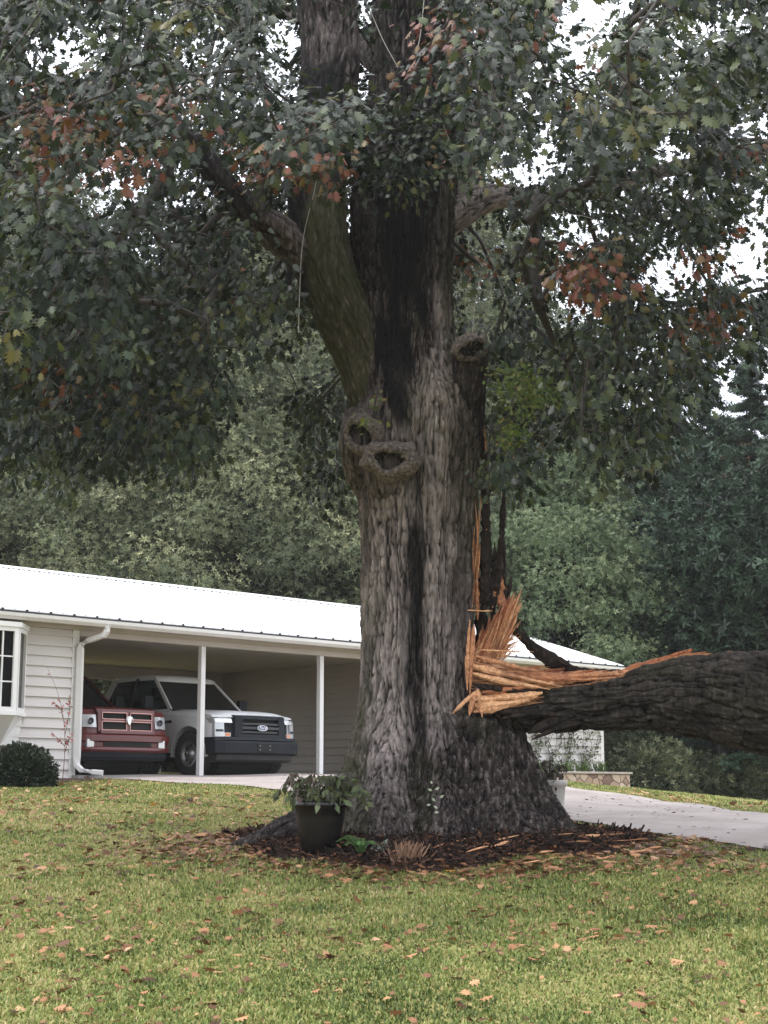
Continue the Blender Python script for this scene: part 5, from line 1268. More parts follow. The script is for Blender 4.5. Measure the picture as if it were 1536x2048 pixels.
truck_at('white', 'white pickup truck with black grille and bumper parked in the middle bay of the carport', 3.95, .68)
truck_at('red', 'dark red pickup truck with crosshair grille parked in the left bay beside the downspout', 1.30, 1.15)
# ------------------------------------------------------------------ pots and small plants
def pot(name, label, loc, r, h, m, rimr=None, plant=True):
    root = thing(name, label, 'plant pot', loc)
    rimr = rimr or r * 1.06; bm = bmesh.new(); n = 64
    prof = [(0, 0), (r * .58, 0), (r * .66, .02), (r * .80, h * .35), (r * .93, h * .7), (r * .96, h * .86), (rimr, h * .89), (rimr * 1.01, h * .97), (rimr * .97, h), (r * .90, h * .985), (r * .88, h * .86), (0, h * .84)]
    rings = [[bm.verts.new((q * math.cos(t), q * math.sin(t), z)) for t in np.linspace(0, 2 * np.pi, n, endpoint=False)] if q > 0 else [bm.verts.new((0, 0, z))] for q, z in prof]
    for a, b_ in zip(rings, rings[1:]):
        for k in range(n):
            k2 = (k + 1) % n
            if len(a) == 1: bm.faces.new((a[0], b_[k2], b_[k]))
            elif len(b_) == 1: bm.faces.new((a[k], a[k2], b_[0]))
            else: bm.faces.new((a[k], a[k2], b_[k2], b_[k]))
    bm_obj('pot_body', bm, m, root, True)
    bm = bmesh.new(); bmesh.ops.create_circle(bm, cap_ends=True, radius=r * .875, segments=40)
    for v_ in bm.verts: v_.co.z = h * .88
    bm_obj('soil', bm, M_mulch, root); return root
def leafy(name, root, stems, m_leaf, m_stem, per, size, droop=.3, tmpl=None, tone=.5, tsd=.25, leaf_name='foliage'):
    """stems: list of world point lists relative to root"""
    bag = Bag(); pos = []; dr = []
    for pts in stems:
        pts = [np.array(p, float) for p in pts]; V, Q = tube_np(pts, list(np.linspace(.006, .002, len(pts))), 5, .03); bag.add(V, Q)
        path, _ = catmull(pts, [1] * len(pts), .02)
        for k in range(per):
            i_ = int((.25 + .75 * random.random()) * (len(path) - 2)); d = path[i_ + 1] - path[i_]; d /= np.linalg.norm(d) + 1e-9
            pos.append(path[i_]); dr.append(d * .6 + (rng.random(3) - .5) * 1.8 + np.array((0, 0, -droop)))
    bag.build('stem', m_stem, root)
    n = len(pos); pos = np.array(pos); dr = np.array(dr)
    return leaves(leaf_name, tmpl or plain_leaf(), pos, dr, rdir(n) * .5 + np.array((0, -.4, .8)), size * (.6 + .7 * rng.random(n)), np.clip(tone + tsd * rng.normal(size=n), 0, 1), m_leaf, root)
M_blk = mat('black_glaze', (.006, .005, .0055), .25, 0, .5); bump(M_blk, nzt(M_blk, coords(M_blk), 8, 3), .15, .01)
M_beige = noisy('pale_clay', (.42, .39, .36), (.55, .52, .49), 8, .6, .1)
M_pl = leaf_mat('pot_leaf', [(0, (.05, .04, .035)), (.35, (.07, .085, .035)), (.6, (.12, .16, .06)), (1, (.22, .26, .12))], .5, .25)
M_wilt = leaf_mat('wilted_leaf', [(0, (.035, .02, .02)), (.5, (.09, .06, .045)), (1, (.18, .13, .08))], .6, .2)
M_stem = mat('green_stem', (.06, .055, .03), .7)
def arcs(n, h, spread, r0, up=.6, fall=.3):
    out = []
    for k in range(n):
        t = random.random() * 6.28; q = r0 * math.sqrt(random.random()); s_ = spread * (.4 + .8 * random.random()); hh = h * (.6 + .6 * random.random())
        x0, y0 = q * math.cos(t), q * math.sin(t); c_, s2 = math.cos(t), math.sin(t)
        out.append([(x0, y0, 0), (x0 + c_ * s_ * .4, y0 + s2 * s_ * .4, hh * .8), (x0 + c_ * s_ * .8, y0 + s2 * s_ * .8, hh), (x0 + c_ * s_ * 1.1, y0 + s2 * s_ * 1.1, hh - fall * random.random())])
    return out
Yp = 14.2; pb = P(640, 1690, Yp); pz_ = tz(pb.x, Yp) - .015
p = P(640, 1600, Yp); hpot = p.z - pz_ - .01
bp_ = pot('black_planter', 'round glazed black planter pot at the left foot of the oak with a sprawling plant', (pb.x, Yp, pz_), rpx(50, Yp), max(.36, hpot), M_blk)
hp = max(.36, hpot)
st = [[(a, b_, c_ + hp * .86) for a, b_, c_ in q] for q in arcs(46, .24, .24, .16, fall=.22)]
leafy('plant', bp_, st, M_pl, M_stem, 10, .085, .4)
st = [[(-.12 + a * .5, b_, c_ * 1.35 + hp * .86) for a, b_, c_ in q] for q in arcs(12, .20, .34, .1)]
leafy('plant', bp_, [[(-abs(a), b_, c_) for a, b_, c_ in q] for q in st], M_wilt, M_stem, 9, .07, .9, tone=.5, leaf_name='wilted_foliage')
# beige pot, mostly behind the right flare
q = on_ground(1108, 1665); Yb = 16.15; q = P(1096, 1640, Yb); zb_ = tz(q.x, Yb) + .0
z_top = P(1110, 1560, Yb).z
bp2 = pot('beige_planter', 'pale clay planter half hidden behind the right foot of the oak with a wilted plant', (q.x, Yb, zb_), rpx(36, Yb), z_top - zb_, M_beige)
st = [[(a, b_, c_ + (z_top - zb_) * .88) for a, b_, c_ in qq] for qq in arcs(20, .25, .16, .1)]
leafy('plant', bp2, st, M_wilt, M_stem, 9, .07, .9, tone=.4); leafy('plant', bp2, [[(a, b_, c_ * 1.0) for a, b_, c_ in qq] for qq in st[:8]], M_pl, M_stem, 7, .07, .4, tone=.6)
# fern
def small(name, label, cat, u_, v_, Y_):
    q = P(u_, v_, Y_); return thing(name, label, cat, (q.x, Y_, tz(q.x, Y_) + .04))
M_fern = leaf_mat('fern_leaf', [(0, (.06, .13, .03)), (1, (.16, .30, .09))], .5, .35)
fr_ = small('fern', 'small bright green fern growing from the mulch beside the black planter', 'fern', 722, 1685, 13.9)
bag = Bag(); pos = []; dr = []
for k in range(9):
    t = random.uniform(0, 6.28); L = random.uniform(.16, .26); ux_, uy_ = math.cos(t), math.sin(t) * .7
    pts = [(0, 0, 0), (ux_ * L * .35, uy_ * L * .35, L * .55), (ux_ * L * .75, uy_ * L * .75, L * .75), (ux_ * L * 1.1, uy_ * L * 1.1, L * .62)]
    V, Q = tube_np(pts, [.004, .003, .002, .001], 4, .03); bag.add(V, Q); path, _ = catmull(pts, [1] * 4, .014)
    for i_ in range(3, len(path) - 1):
        d = path[i_ + 1] - path[i_]; d /= np.linalg.norm(d); sd = np.cross(d, (0, 0, 1)); 
        for sg in (-1, 1): pos.append(path[i_]); dr.append(sd * sg + d * .5)
bag.build('stem', M_fern, fr_); n = len(pos)
leaves('frond', plain_leaf(), np.array(pos), np.array(dr), np.tile((0, -.3, 1.), (n, 1)), np.full(n, .045), rng.random(n), M_fern, fr_)
gp = small('grey_leaf_plant', 'little pale grey-green rosette plant just right of the fern', 'plant', 757, 1668, 14.0)
M_greyl = leaf_mat('grey_leaf', [(0, (.16, .19, .15)), (1, (.36, .40, .34))], .7, .2)
leafy('plant', gp, arcs(14, .10, .10, .03), M_greyl, M_stem, 7, .035, 0, tone=.6)
tu = small('dry_grass_tuft', 'tuft of dry tan grass stalks at the front edge of the mulch', 'grass tuft', 812, 1716, 13.72)
M_dry = leaf_mat('dry_stalk', [(0, (.16, .08, .05)), (1, (.42, .26, .16))], .8, .1)
n = 150; az = rng.random(n) * 6.28; pp = np.stack((rng.normal(size=n) * .06, rng.normal(size=n) * .03, -.02 + 0 * az), -1)
leaves('stalks', (np.array([(-.03, 0, 0), (.03, 0, 0), (.012, 1, .1), (-.012, 1, .1)]), np.array([(0, 1, 2), (0, 2, 3)])), pp, np.stack((np.cos(az) * .6, np.sin(az) * .6, .6 + rng.random(n)), -1), rdir(n), .10 + .13 * rng.random(n), rng.random(n), M_dry, tu)

# splinters and bark chunks lying in the mulch
chips = [(1015, 1700, .22, 5), (1060, 1680, .14, 60), (1115, 1690, .34, -38), (1150, 1705, .40, -50), (1175, 1690, .26, -30), (1200, 1688, .45, -20), (1245, 1700, .50, -28), (1130, 1722, .28, -45), (985, 1668, .22, -10), (1030, 1645, .26, -12),
         (1042, 1640, .24, 10), (1000, 1712, .18, 30), (930, 1700, .16, -25), (1085, 1712, .22, 15), (1275, 1715, .30, -15), (955, 1725, .2, 5), (880, 1715, .16, 40), (1210, 1725, .22, -35), (1060, 1735, .18, -5), (1305, 1705, .2, 20)]
for k, (u_, v_, L, a_deg) in enumerate(chips):
    q = on_ground(u_, v_); z_ = tz(q.x, q.y) + (.085 if in_mulch(np.array([q.x]), np.array([q.y]))[0] else .03); t = rad(a_deg) 
    d = np.array((math.cos(t), -math.sin(t) * 1.2 if False else math.sin(t), 0)) * L / 2; c_ = np.array((q.x, q.y, z_))
    w_ = random.uniform(.014, .032); tv = random.uniform(.35, 1)
    o_ = splinter(-d + (0, 0, -.01), d + np.array((0, 0, random.uniform(.0, .04))), w_, .02, tv, name='wood_splinter', bend=random.uniform(-.03, .03))
    o_.location = c_
    tag(o_, 'freshly torn orange wood splinter lying on the ground below the broken limb', 'wood splinter', 'torn splinters on the ground under the limb')

# ------------------------------------------------------------------ shrub, sapling, far planter, vine
M_ever = leaf_mat('evergreen_leaf', [(0, (.012, .022, .010)), (.6, (.028, .045, .02)), (1, (.06, .085, .04))], .5, .1)
def bushy(name, label, cat, loc, rx, ry, h, m, n, size, tone=(.4, .25), tmpl=None, group=None, shell=.55, lump=.25, parts=('foliage', 'stem'), nst=14):
    root = thing(name, label, cat, loc, 0, group)
    d = rng.normal(size=(n, 3)); d /= np.linalg.norm(d, axis=1)[:, None]; d[:, 2] = np.abs(d[:, 2]) * 1.0 - .15 * (rng.random(n) < .4)
    q = rng.random(n) ** shell * (1 - lump + 2 * lump * noise(d[:, 0] * 2.5 + loc[0], d[:, 1] * 2.5, d[:, 2] * 2.5, int(abs(loc[0] * 13)) % 97))
    pos = d * q[:, None] * np.array((rx, ry, h)); pos[:, 2] = np.maximum(pos[:, 2], .03)
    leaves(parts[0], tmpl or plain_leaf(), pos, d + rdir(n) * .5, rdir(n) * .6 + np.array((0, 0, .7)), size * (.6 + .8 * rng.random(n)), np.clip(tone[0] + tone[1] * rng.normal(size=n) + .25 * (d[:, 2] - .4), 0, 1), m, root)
    bag = Bag()
    for k in range(nst):
        t = random.random() * 6.28; s_ = random.uniform(.4, .85); p1 = (rx * s_ * math.cos(t), ry * s_ * math.sin(t), h * random.uniform(.5, .85))
        V, Q = tube_np([(0, 0, -.03), (p1[0] * .3, p1[1] * .3, p1[2] * .4), p1], [.02 * h, .013 * h, .004], 5, .15); bag.add(V, Q)
    bag.build(parts[1], M_twig, root); return root
q = P(42, 1560, 24.6)
bushy('evergreen_shrub', 'dark rounded evergreen shrub under the bay window', 'shrub', (q.x, 24.6, tz(q.x, 24.6)), .54, .5, .66, M_ever, 15000, .055, shell=.3, lump=.12)
q = P(120, 1590, 24.9); sp_ = thing('red_sapling', 'thin leaning sapling with sparse red leaves in front of the white siding', 'sapling', (q.x, 24.9, tz(q.x, 24.9)))
M_redl = leaf_mat('red_leaf', [(0, (.22, .06, .05)), (1, (.5, .16, .13))], .6, .4)
leafy('sapling', sp_, [[(.03, 0, 0), (.05, 0, .6), (0, 0, 1.1), (-.12, 0, 1.5), (-.28, 0, 1.85)]], M_redl, mat('red_twig', (.16, .08, .07), .7), 14, .07)
leafy('sapling', sp_, [[(.04, 0, .75), (.09, 0, 1.05), (.12, 0, 1.5)], [(.0, 0, 1.05), (-.06, .05, 1.2), (-.18, .05, 1.3)], [(.05, 0, .5), (.12, -.05, .7), (.2, -.05, .8)], [(.05, 0, .6), (-.05, -.05, .72), (-.16, -.05, .8)]], M_redl, M_stem, 16, .07)
# little bed of mulch at the house corner
bx_ = [hw(s_, y_) for s_, y_ in ((-3.4, -1.25), (-1.6, -1.15), (-.4, -.9), (.35, -.45), (.2, -.25), (-3.4, -.1))]
bm = bmesh.new(); gv = []
cxx = sum(q.x for q in bx_) / 6; cyy = sum(q.y for q in bx_) / 6
Vb = [(cxx, cyy, tz(cxx, cyy) + .06)]; N_ = 12
for k in range(6):
    for t in range(8):
        a_, b_ = bx_[k], bx_[(k + 1) % 6]; x_ = a_.x + (b_.x - a_.x) * t / 8; y_ = a_.y + (b_.y - a_.y) * t / 8
        for r_ in (.5, 1): xx_ = cxx + (x_ - cxx) * r_; yy_ = cyy + (y_ - cyy) * r_; Vb.append((xx_, yy_, tz(xx_, yy_) + (.055 if r_ < 1 else .02)))
m_ = 48; tri = [(0, 1 + 2 * k, 1 + 2 * ((k + 1) % m_)) for k in range(m_)] + [(1 + 2 * k, 2 + 2 * k, 2 + 2 * ((k + 1) % m_)) for k in range(m_)] + [(1 + 2 * k, 2 + 2 * ((k + 1) % m_), 1 + 2 * ((k + 1) % m_)) for k in range(m_)]
o = mesh('border_soil', Vb, tri, noisy('border_mulch', (.03, .016, .012), (.09, .05, .04), 25, .95, .8, .02)); tag(o, kind='structure')
# stone planter wall by the far end of the house
M_stone = mat('field_stone', (.3, .24, .2), .85, 0, .3)
v = coords(M_stone); vo = nd(M_stone, 'ShaderNodeTexVoronoi', Scale=4.2); vo.feature = 'DISTANCE_TO_EDGE'; lk(M_stone, v, vo.inputs['Vector'])
vc = nd(M_stone, 'ShaderNodeTexVoronoi', Scale=4.2); lk(M_stone, v, vc.inputs['Vector'])
sep = nd(M_stone, 'ShaderNodeSeparateColor'); lk(M_stone, vc.outputs['Color'], sep.inputs[0])
c = ramp(M_stone, sep.outputs[0], [(.2, (.20, .13, .10)), (.5, (.38, .27, .20)), (.85, (.48, .38, .30))])
c = mixc(M_stone, ramp(M_stone, vo.outputs['Distance'], [(.02, (1, 1, 1)), (.06, (0, 0, 0))]), c, (.08, .06, .05))
lk(M_stone, c, bsdf(M_stone).inputs['Base Color']); bump(M_stone, vo.outputs['Distance'], .8, .05)
pw = thing('stone_planter', 'low rubble stone planter wall running along the far end of the house', 'planter wall', hw(9.4, -1.0, -.5), HA)
bm = bmesh.new(); box(bm, 0, 4.75, -.12, .12, 0, .60, .03); box(bm, 4.51, 4.75, .121, .95, 0, .60, .03); bm_obj('stone_wall', bm, M_stone, pw)
bm = bmesh.new(); box(bm, -.03, 4.8, -.16, .14, .602, .65, .012); bm_obj('coping', bm, noisy('coping_stone', (.30, .26, .23), (.42, .37, .33), 6, .9, .4), pw)
bm = bmesh.new(); box(bm, 0, 4.5, .125, .93, 0, .60); bm_obj('soil', bm, M_mulch, pw)
M_blade = leaf_mat('strap_leaf', [(0, (.06, .10, .03)), (1, (.20, .28, .09))], .5, .3)
for k in range(7):
    p = hw(9.9 + k * .63 + random.uniform(-.1, .1), -.55 + random.uniform(-.12, .12), .11)
    o_ = thing('strap_leaf_plant', 'clump of arching green strap leaves in the stone planter', 'plant', p, 0, 'green plants in the stone planter')
    n = 60; az = rng.random(n) * 6.28
    leaves('foliage', (np.array([(-.04, 0, 0), (.04, 0, 0), (.03, .6, .1), (-.03, .6, .1), (0, 1, -.05)]), np.array([(0, 1, 2), (0, 2, 3), (3, 2, 4)])), np.stack((rng.normal(size=n) * .06, rng.normal(size=n) * .06, 0 * az), -1),
           np.stack((np.cos(az) * .6, np.sin(az) * .6, .5 + rng.random(n)), -1), rdir(n) * .3 + np.array((0, 0, 1.)), .22 + .2 * rng.random(n), rng.random(n), M_blade, o_)
vn = thing('wall_vine', 'thin leafy vine netted over the white siding behind the stone planter', 'vine', hw(12.9, -.05, .1), HA)
bag = Bag(); pos = []
for k in range(26):
    x_ = -1.6 + 2.9 * random.random(); pts = [(x_, -.02, 0)]
    for t in range(7): pts.append((pts[-1][0] + random.uniform(-.2, .2), -.03 - .02 * random.random(), pts[-1][2] + random.uniform(.1, .24)))
    V, Q = tube_np(pts, [.006] * 8, 4, .08); bag.add(V, Q)
    path, _ = catmull(pts, [1] * 8, .05)
    for q in path: 
        for _k in range(2):
            if random.random() < .75: pos.append(q + (rng.random(3) - .5) * .12 * np.array((1, .3, 1)) + (0, -.03, 0))
bag.build('stem', M_twig, vn); n = len(pos)
leaves('foliage', plain_leaf(), np.array(pos), rdir(n, -.4), np.tile((0, -1., .3), (n, 1)) + rdir(n) * .4, .05 + .05 * rng.random(n), np.clip(.45 + .3 * rng.normal(size=n), 0, 1), M_pl, vn)

# ------------------------------------------------------------------ the woods behind
BGS = [(0, (.008, .013, .006)), (.35, (.036, .050, .020)), (.7, (.13, .148, .066)), (.9, (.23, .22, .10)), (1, (.30, .19, .08))]
M_bg = leaf_mat('woodland_leaf', BGS, .55, .2, .3)
M_bgy = leaf_mat('pale_woodland_leaf', [(0, (.016, .024, .012)), (.5, (.15, .18, .095)), (1, (.46, .46, .26))], .55, .25, .3)
M_con = leaf_mat('conifer_needle', [(0, (.004, .010, .005)), (.5, (.026, .058, .030)), (1, (.09, .15, .08))], .6, .1, .3)
M_trk = noisy('woodland_bark', (.007, .006, .006), (.024, .021, .019), 6, .9, .5, .02)
def decid(name, m, h, r, ncl, per, size, label, cat='tree', low=.18, group='trees in the wood behind the house', tmean=.42):
    root = thing(name, label, cat, (0, 0, 0), 0, group)
    bag = Bag(); V, Q = tube_np([(0, 0, -.4), (.1, .0, h * .25), (-.1, .1, h * .55), (.05, 0, h * .9)], [.022 * h, .017 * h, .011 * h, .003 * h], 8, .4); bag.add(V, Q)
    pos = []; c_all = []
    for k in range(ncl):
        t = random.random() * 6.28; zz_ = low + (1 - low) * random.random() ** .9; rr_ = r * math.sin(math.pi * min(1, (zz_ - low * .6) / (1 - low * .6)) ** .75) ** .7 * (.35 + .65 * random.random() ** .5) * (.8 + .4 * random.random())
        c_ = np.array((rr_ * math.cos(t), rr_ * math.sin(t), h * zz_)); c_all.append(c_)
        if k % 2 == 0:
            b0 = np.array((0, 0, max(h * .12, c_[2] - .35 * rr_ - .08 * h))); V, Q = tube_np([b0, (b0 + c_) / 2 + (0, 0, .04 * h), c_], [.006 * h, .004 * h, .0015 * h], 4, .5); bag.add(V, Q)
    c_all = np.array(c_all); idx = np.repeat(np.arange(ncl), per); n = len(idx); ct = rng.normal(size=ncl) * .17
    rad_ = r * .20
    off = rng.normal(size=(n, 3)) * np.array((rad_, rad_, rad_ * .6)) * .62
    pos = c_all[idx] + off; d = off / rad_ + rdir(n) * .4; d[:, 2] -= .3
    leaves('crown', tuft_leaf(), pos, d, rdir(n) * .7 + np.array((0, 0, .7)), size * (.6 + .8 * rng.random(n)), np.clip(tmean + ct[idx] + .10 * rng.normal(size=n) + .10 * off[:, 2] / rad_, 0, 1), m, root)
    bag.build('trunk', M_trk, root); return root
def conif(name, m, h, r, n, size, label, low=.08, group='dark conifers at the edge of the wood'):
    root = thing(name, label, 'conifer', (0, 0, 0), 0, group); bag = Bag()
    V, Q = tube_np([(0, 0, -.4), (0, 0, h * .5), (0.05, 0, h)], [.018 * h, .011 * h, .002], 8, .6); bag.add(V, Q); pos, dr, tn_ = [], [], []
    nb = int(h * 14)
    for k in range(nb):
        z_ = h * (low + (1 - low) * (k + random.random()) / nb); L = r * (1 - (z_ / h - low) / (1 - low)) ** .75 * (.65 + .5 * random.random()) + .12; t = random.random() * 6.28
        e = np.array((L * math.cos(t), L * math.sin(t), z_ - .10 * L + .0)); V, Q = tube_np([(0, 0, z_), (e[0] * .5, e[1] * .5, z_ + .04 * L), e], [.02, .012, .004], 4, .4); bag.add(V, Q)
        m2 = max(4, int(n / nb * (L / r + .3))); tt = rng.random(m2) ** .7; tb = random.gauss(.42, .15)
        for q in tt:
            p = np.array((0, 0, z_)) * (1 - q) + e * q + (rng.random(3) - .5) * np.array((.5, .5, .22)) * (.3 + .7 * q); pos.append(p); dr.append(e - (0, 0, z_) + (rng.random(3) - .5) * L * 1.2 + (0, 0, -.1)); tn_.append(tb + .12 * (q - .5))
    nn = len(pos)
    leaves('crown', tuft_leaf(), np.array(pos), np.array(dr), rdir(nn) * .5 + np.array((0, 0, 1.)), size * (.6 + .8 * rng.random(nn)), np.clip(np.array(tn_) + .1 * rng.normal(size=nn), 0, 1), m, root)
    bag.build('trunk', M_trk, root); return root
def copy_tree(o_):
    r_ = o_.copy(); C.collection.objects.link(r_)
    for ch in o_.children: c_ = ch.copy(); C.collection.objects.link(c_); c_.parent = r_; c_.matrix_parent_inverse = ch.matrix_parent_inverse
    return r_
def place(proto, used, u_, Y_, sc, label, rz=None, scz=None):
    o_ = proto if not used else copy_tree(proto)
    q = P(u_, 1500, Y_); o_.location = (q.x, Y_, tz(q.x, Y_) - .1); o_.rotation_euler = (0, 0, random.random() * 6.28 if rz is None else rz)
    o_.scale = (sc, sc, scz or sc); o_['label'] = label; return o_
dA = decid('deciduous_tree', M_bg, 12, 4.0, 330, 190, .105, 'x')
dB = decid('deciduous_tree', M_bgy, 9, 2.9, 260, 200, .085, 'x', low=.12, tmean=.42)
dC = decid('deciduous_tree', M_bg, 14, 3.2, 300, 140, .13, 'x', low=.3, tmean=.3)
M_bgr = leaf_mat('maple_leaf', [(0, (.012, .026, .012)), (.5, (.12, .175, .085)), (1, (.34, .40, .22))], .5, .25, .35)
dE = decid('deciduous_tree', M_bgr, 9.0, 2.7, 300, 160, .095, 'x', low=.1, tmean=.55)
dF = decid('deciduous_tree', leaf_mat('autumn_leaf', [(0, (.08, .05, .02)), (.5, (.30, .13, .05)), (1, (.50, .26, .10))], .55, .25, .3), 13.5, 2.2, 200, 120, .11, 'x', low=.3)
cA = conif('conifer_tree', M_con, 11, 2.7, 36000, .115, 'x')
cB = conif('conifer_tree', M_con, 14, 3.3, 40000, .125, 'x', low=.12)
SPEC = [  # prototype, u, distance, scale, label
 (dB, 30, 44, 1.15, 'pale green tree behind the left end of the white roof'), (dA, 130, 47, .92, 'mid green tree rising behind the roof above the downspout'), (dB, 260, 43, 1.05, 'bushy pale tree behind the roof above the red pickup'),
 (dC, 370, 50, .95, 'tall dark green tree behind the roof above the first white post'), (dB, 480, 42, 1.10, 'grey green tree behind the roof above the white pickup'), (dA, 590, 45, .95, 'spreading tree behind the roof above the second white post'),
 (dB, 700, 43, 1.2, 'pale tree just left of the oak trunk behind the ridge'), (dA, 820, 48, .95, 'tree hidden for the most part behind the oak trunk'), (dB, 1000, 46, .92, 'pale green tree just right of the oak trunk behind the splinters'),
 (dB, 1110, 45, 1.02, 'pale green tree mostly hidden behind the light round crowned one'), (dB, 1190, 47, .90, 'rounded green tree between the far gable and the dark conifers'), (dA, 1060, 56, 1.05, 'taller tree behind the round crowned tree right of the oak'),
 (cA, 1290, 44, 1.0, 'dark conifer just right of the round crowned tree'), (cB, 1370, 48, .95, 'tall dark conifer above the middle of the fallen limb'), (cA, 1440, 41, 1.05, 'dark green conifer above the swollen end of the fallen limb'),
 (cB, 1530, 46, 1.0, 'dark conifer at the right edge of the photo'), (cA, 1230, 52, 1.15, 'conifer standing back between the round tree and the wood'), (cA, 1600, 40, 1.0, 'conifer just past the right edge of the photo'), (dA, 1500, 60, 1.15, 'tall leafy tree with autumn tops behind the conifers'),
 (dC, 1340, 62, 1.1, 'tall thin tree showing above the conifers'), (dC, 200, 60, 1.1, 'tall tree far behind the left end of the roof'), (dC, 540, 62, 1.1, 'tall tree far back in the wood left of the oak'), (dA, 40, 58, 1.15, 'large tree far back at the left edge'),
 (dA, 420, 60, 1.1, 'large far tree behind the middle of the roof'), (dC, 720, 60, 1.05, 'tall far tree beside the oak trunk'), (dA, 900, 62, 1.1, 'large far tree hidden behind the oak'), (dC, 1150, 66, 1.1, 'tall far tree over the round crowned tree'),
 (dA, -120, 48, 1.1, 'tree beyond the left end of the house'), (dC, -250, 56, 1.1, 'tall tree beyond the left end of the house'), (dA, 1700, 52, 1.1, 'tree beyond the right edge of the photo'), (dA, 1260, 58, 1.1, 'leafy tree in the second row behind the conifers'),
 (dA, 310, 74, 1.3, 'big tree in the last row left of the centre'), (dA, 80, 76, 1.3, 'big tree in the last row at the far left'), (dC, 620, 78, 1.3, 'big tree in the last row near the oak'), (dA, 980, 78, 1.3, 'big tree in the last row right of the oak'), (dA, 1400, 78, 1.3, 'big tree in the last row at the right'), (dA, 1580, 76, 1.3, 'big tree in the last row at the far right')]
SPEC += [(dF, 1490, 57, 1.0, 'orange autumn tree top showing above the conifers'), (dE, 1140, 40.5, 1.0, 'full round crowned light green tree just behind the far gable'), (dB, 1015, 50, 1.75, 'tall pale tree showing through the oak leaves right of the trunk'), (dB, 905, 54, 1.9, 'tall pale tree directly behind the oak trunk'), (dB, 560, 51, 1.65, 'tall pale tree left of the oak under the mossy limb'), (dA, 455, 55, 1.35, 'tall leafy tree above the roof left of the mossy limb'), (dB, 20, 52, 1.85, 'very tall pale tree at the left edge seen between the oak leaves'), (dB, 1130, 58, 1.75, 'tall pale tree behind the round crowned tree at the far gable')]
used = set()
for pr, u_, Y_, sc, lab in SPEC:
    o_ = place(pr, id(pr) in used, u_, Y_, sc * (1.22 if u_ < 1000 and pr in (dA, dB, dC) else .95), lab); used.add(id(pr))
# bare dark trunks at the wood's edge, lower right
tk = thing('young_tree', 'x', 'tree', (0, 0, 0), 0, 'slim trunks at the right edge of the wood')
bag = Bag(); V, Q = tube_np([(0, 0, -.3), (.12, 0, 2.2), (-.08, .05, 4.5), (.1, 0, 7.5)], [.075, .06, .05, .02], 8, .3); bag.add(V, Q)
for k in range(14):
    z_ = random.uniform(2.2, 7); t = random.random() * 6.28; L = random.uniform(.6, 1.5); V, Q = tube_np([(0, 0, z_), (L * .5 * math.cos(t), L * .5 * math.sin(t), z_ + .4), (L * math.cos(t), L * math.sin(t), z_ + .5)], [.03, .02, .006], 4, .2); bag.add(V, Q)
bag.build('trunk', M_trk, tk); n = 2600; pp = rng.normal(size=(n, 3)) * np.array((.9, .9, 1.2)) + np.array((0, 0, 5.2))
leaves('crown', tuft_leaf(), pp, rdir(n), rdir(n) + np.array((0, 0, 1.)), .15 + .1 * rng.random(n), np.clip(.3 + .15 * rng.normal(size=n), 0, 1), M_con, tk)
for k, (u_, Y_, sc, lab) in enumerate(((1402, 42, .9, 'slim dark trunk under the fallen limb, leftmost of the close group'), (1447, 40, 1.15, 'slim trunk second from the left under the fallen limb'), (1472, 43, .95, 'slim trunk in the middle of the group under the limb'), (1519, 40, 1.1, 'slim trunk near the right edge under the limb'),
                      (1345, 40, .8, 'thin trunk behind the undergrowth left of the close group'), (1541, 43, 1., 'slim trunk at the very right edge under the limb'), (1290, 42, .8, 'thin trunk behind the pale bushes by the stone planter'))):
    place(tk, k > 0, u_, Y_, sc, lab)
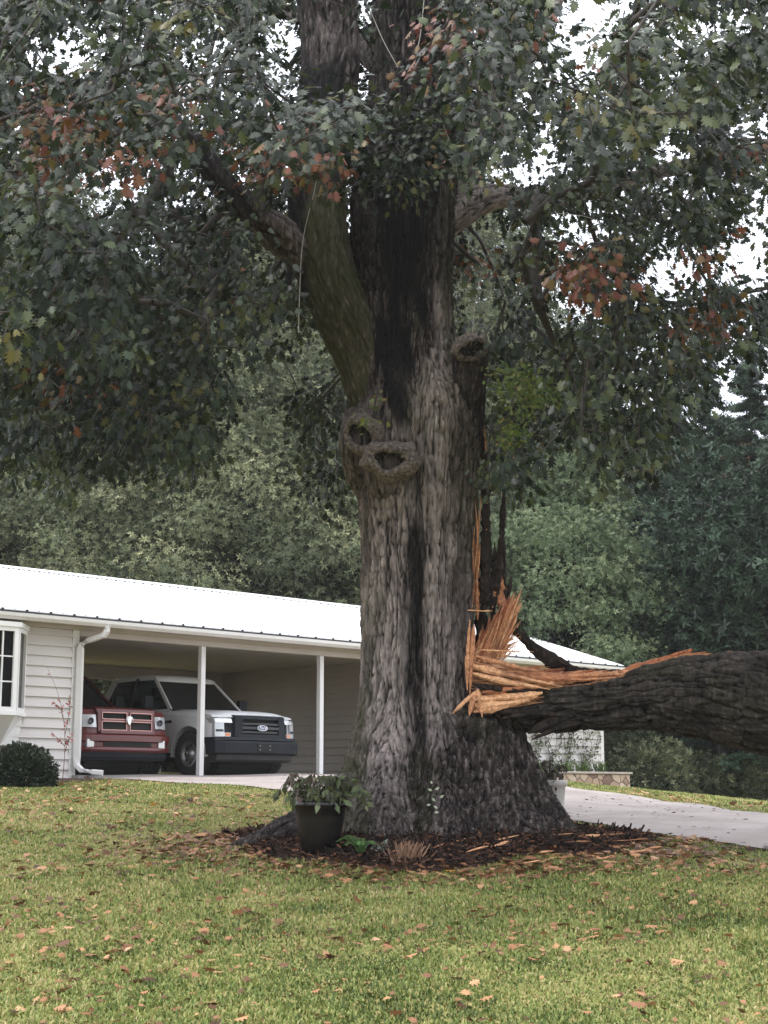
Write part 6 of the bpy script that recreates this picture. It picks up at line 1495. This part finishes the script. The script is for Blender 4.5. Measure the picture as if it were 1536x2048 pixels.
# undergrowth
ub = []
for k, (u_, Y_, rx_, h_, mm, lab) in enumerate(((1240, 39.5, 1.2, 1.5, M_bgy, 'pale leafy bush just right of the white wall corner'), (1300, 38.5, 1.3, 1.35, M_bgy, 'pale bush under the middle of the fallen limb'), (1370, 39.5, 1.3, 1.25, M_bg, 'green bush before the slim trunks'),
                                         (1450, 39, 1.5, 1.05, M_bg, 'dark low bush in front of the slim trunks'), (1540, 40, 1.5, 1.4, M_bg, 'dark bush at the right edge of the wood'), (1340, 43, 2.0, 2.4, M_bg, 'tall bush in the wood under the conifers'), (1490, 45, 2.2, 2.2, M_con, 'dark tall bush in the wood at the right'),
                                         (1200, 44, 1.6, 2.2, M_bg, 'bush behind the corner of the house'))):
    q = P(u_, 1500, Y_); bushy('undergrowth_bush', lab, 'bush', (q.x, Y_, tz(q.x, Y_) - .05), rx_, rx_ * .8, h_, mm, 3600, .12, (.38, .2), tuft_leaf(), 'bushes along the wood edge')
# far mass of the wood, and low brush behind the carport
def mass(name, label, n, x0, x1, y0, y1, h, m, size, base_=0):
    x = rng.uniform(x0, x1, n); y = rng.uniform(y0, y1, n); hh = h * (.55 + .6 * noise(x * .16, y * .1, 0, 61) + .25 * noise(x * .6, y * .4, 0, 62)); z = terrain(x, y) + base_ + hh * rng.random(n) ** .85
    o_ = leaves(name, tuft_leaf(), np.stack((x, y, z), -1), rdir(n), rdir(n) * .6 + np.array((0, -.3, .8)), size * (.6 + .8 * rng.random(n)), np.clip(.40 + .5 * (noise(x * .5, y * .3, z * .5, 66) - .5) + .1 * rng.normal(size=n), 0, 1), m)
    return tag(o_, label, 'woodland', kind='stuff')
mass('woodland', 'far dense mass of woodland closing the view', 60000, -34, 36, 84, 96, 13, M_bg, .62)
mass('brush', 'low dark brush on the woodland floor', 26000, -22, 22, 43, 60, 2.6, M_bg, .22)
M_floor = noisy('leaf_mould', (.02, .016, .012), (.06, .045, .03), 3, .95, .5, .03)
o = grid_xy(np.linspace(-60, 60, 61), np.linspace(41.5, 100, 40), 'woodland_floor', M_floor, dz=.02); tag(o, kind='structure')

# damp autumn air
bm = bmesh.new(); box(bm, -75, 75, -12, 105, -6, 42)
hz = bm_obj('haze', bm, mat('haze_air'), None); hz['kind'] = 'stuff'; hm = hz.data.materials[0]; hm.node_tree.nodes.remove(bsdf(hm))
pv = hm.node_tree.nodes.new('ShaderNodeVolumePrincipled'); pv.inputs['Color'].default_value = (.97, .97, .95, 1); pv.inputs['Density'].default_value = .0005; pv.inputs['Anisotropy'].default_value = .2
hm.node_tree.links.new(pv.outputs[0], hm.node_tree.nodes['Material Output'].inputs['Volume'])
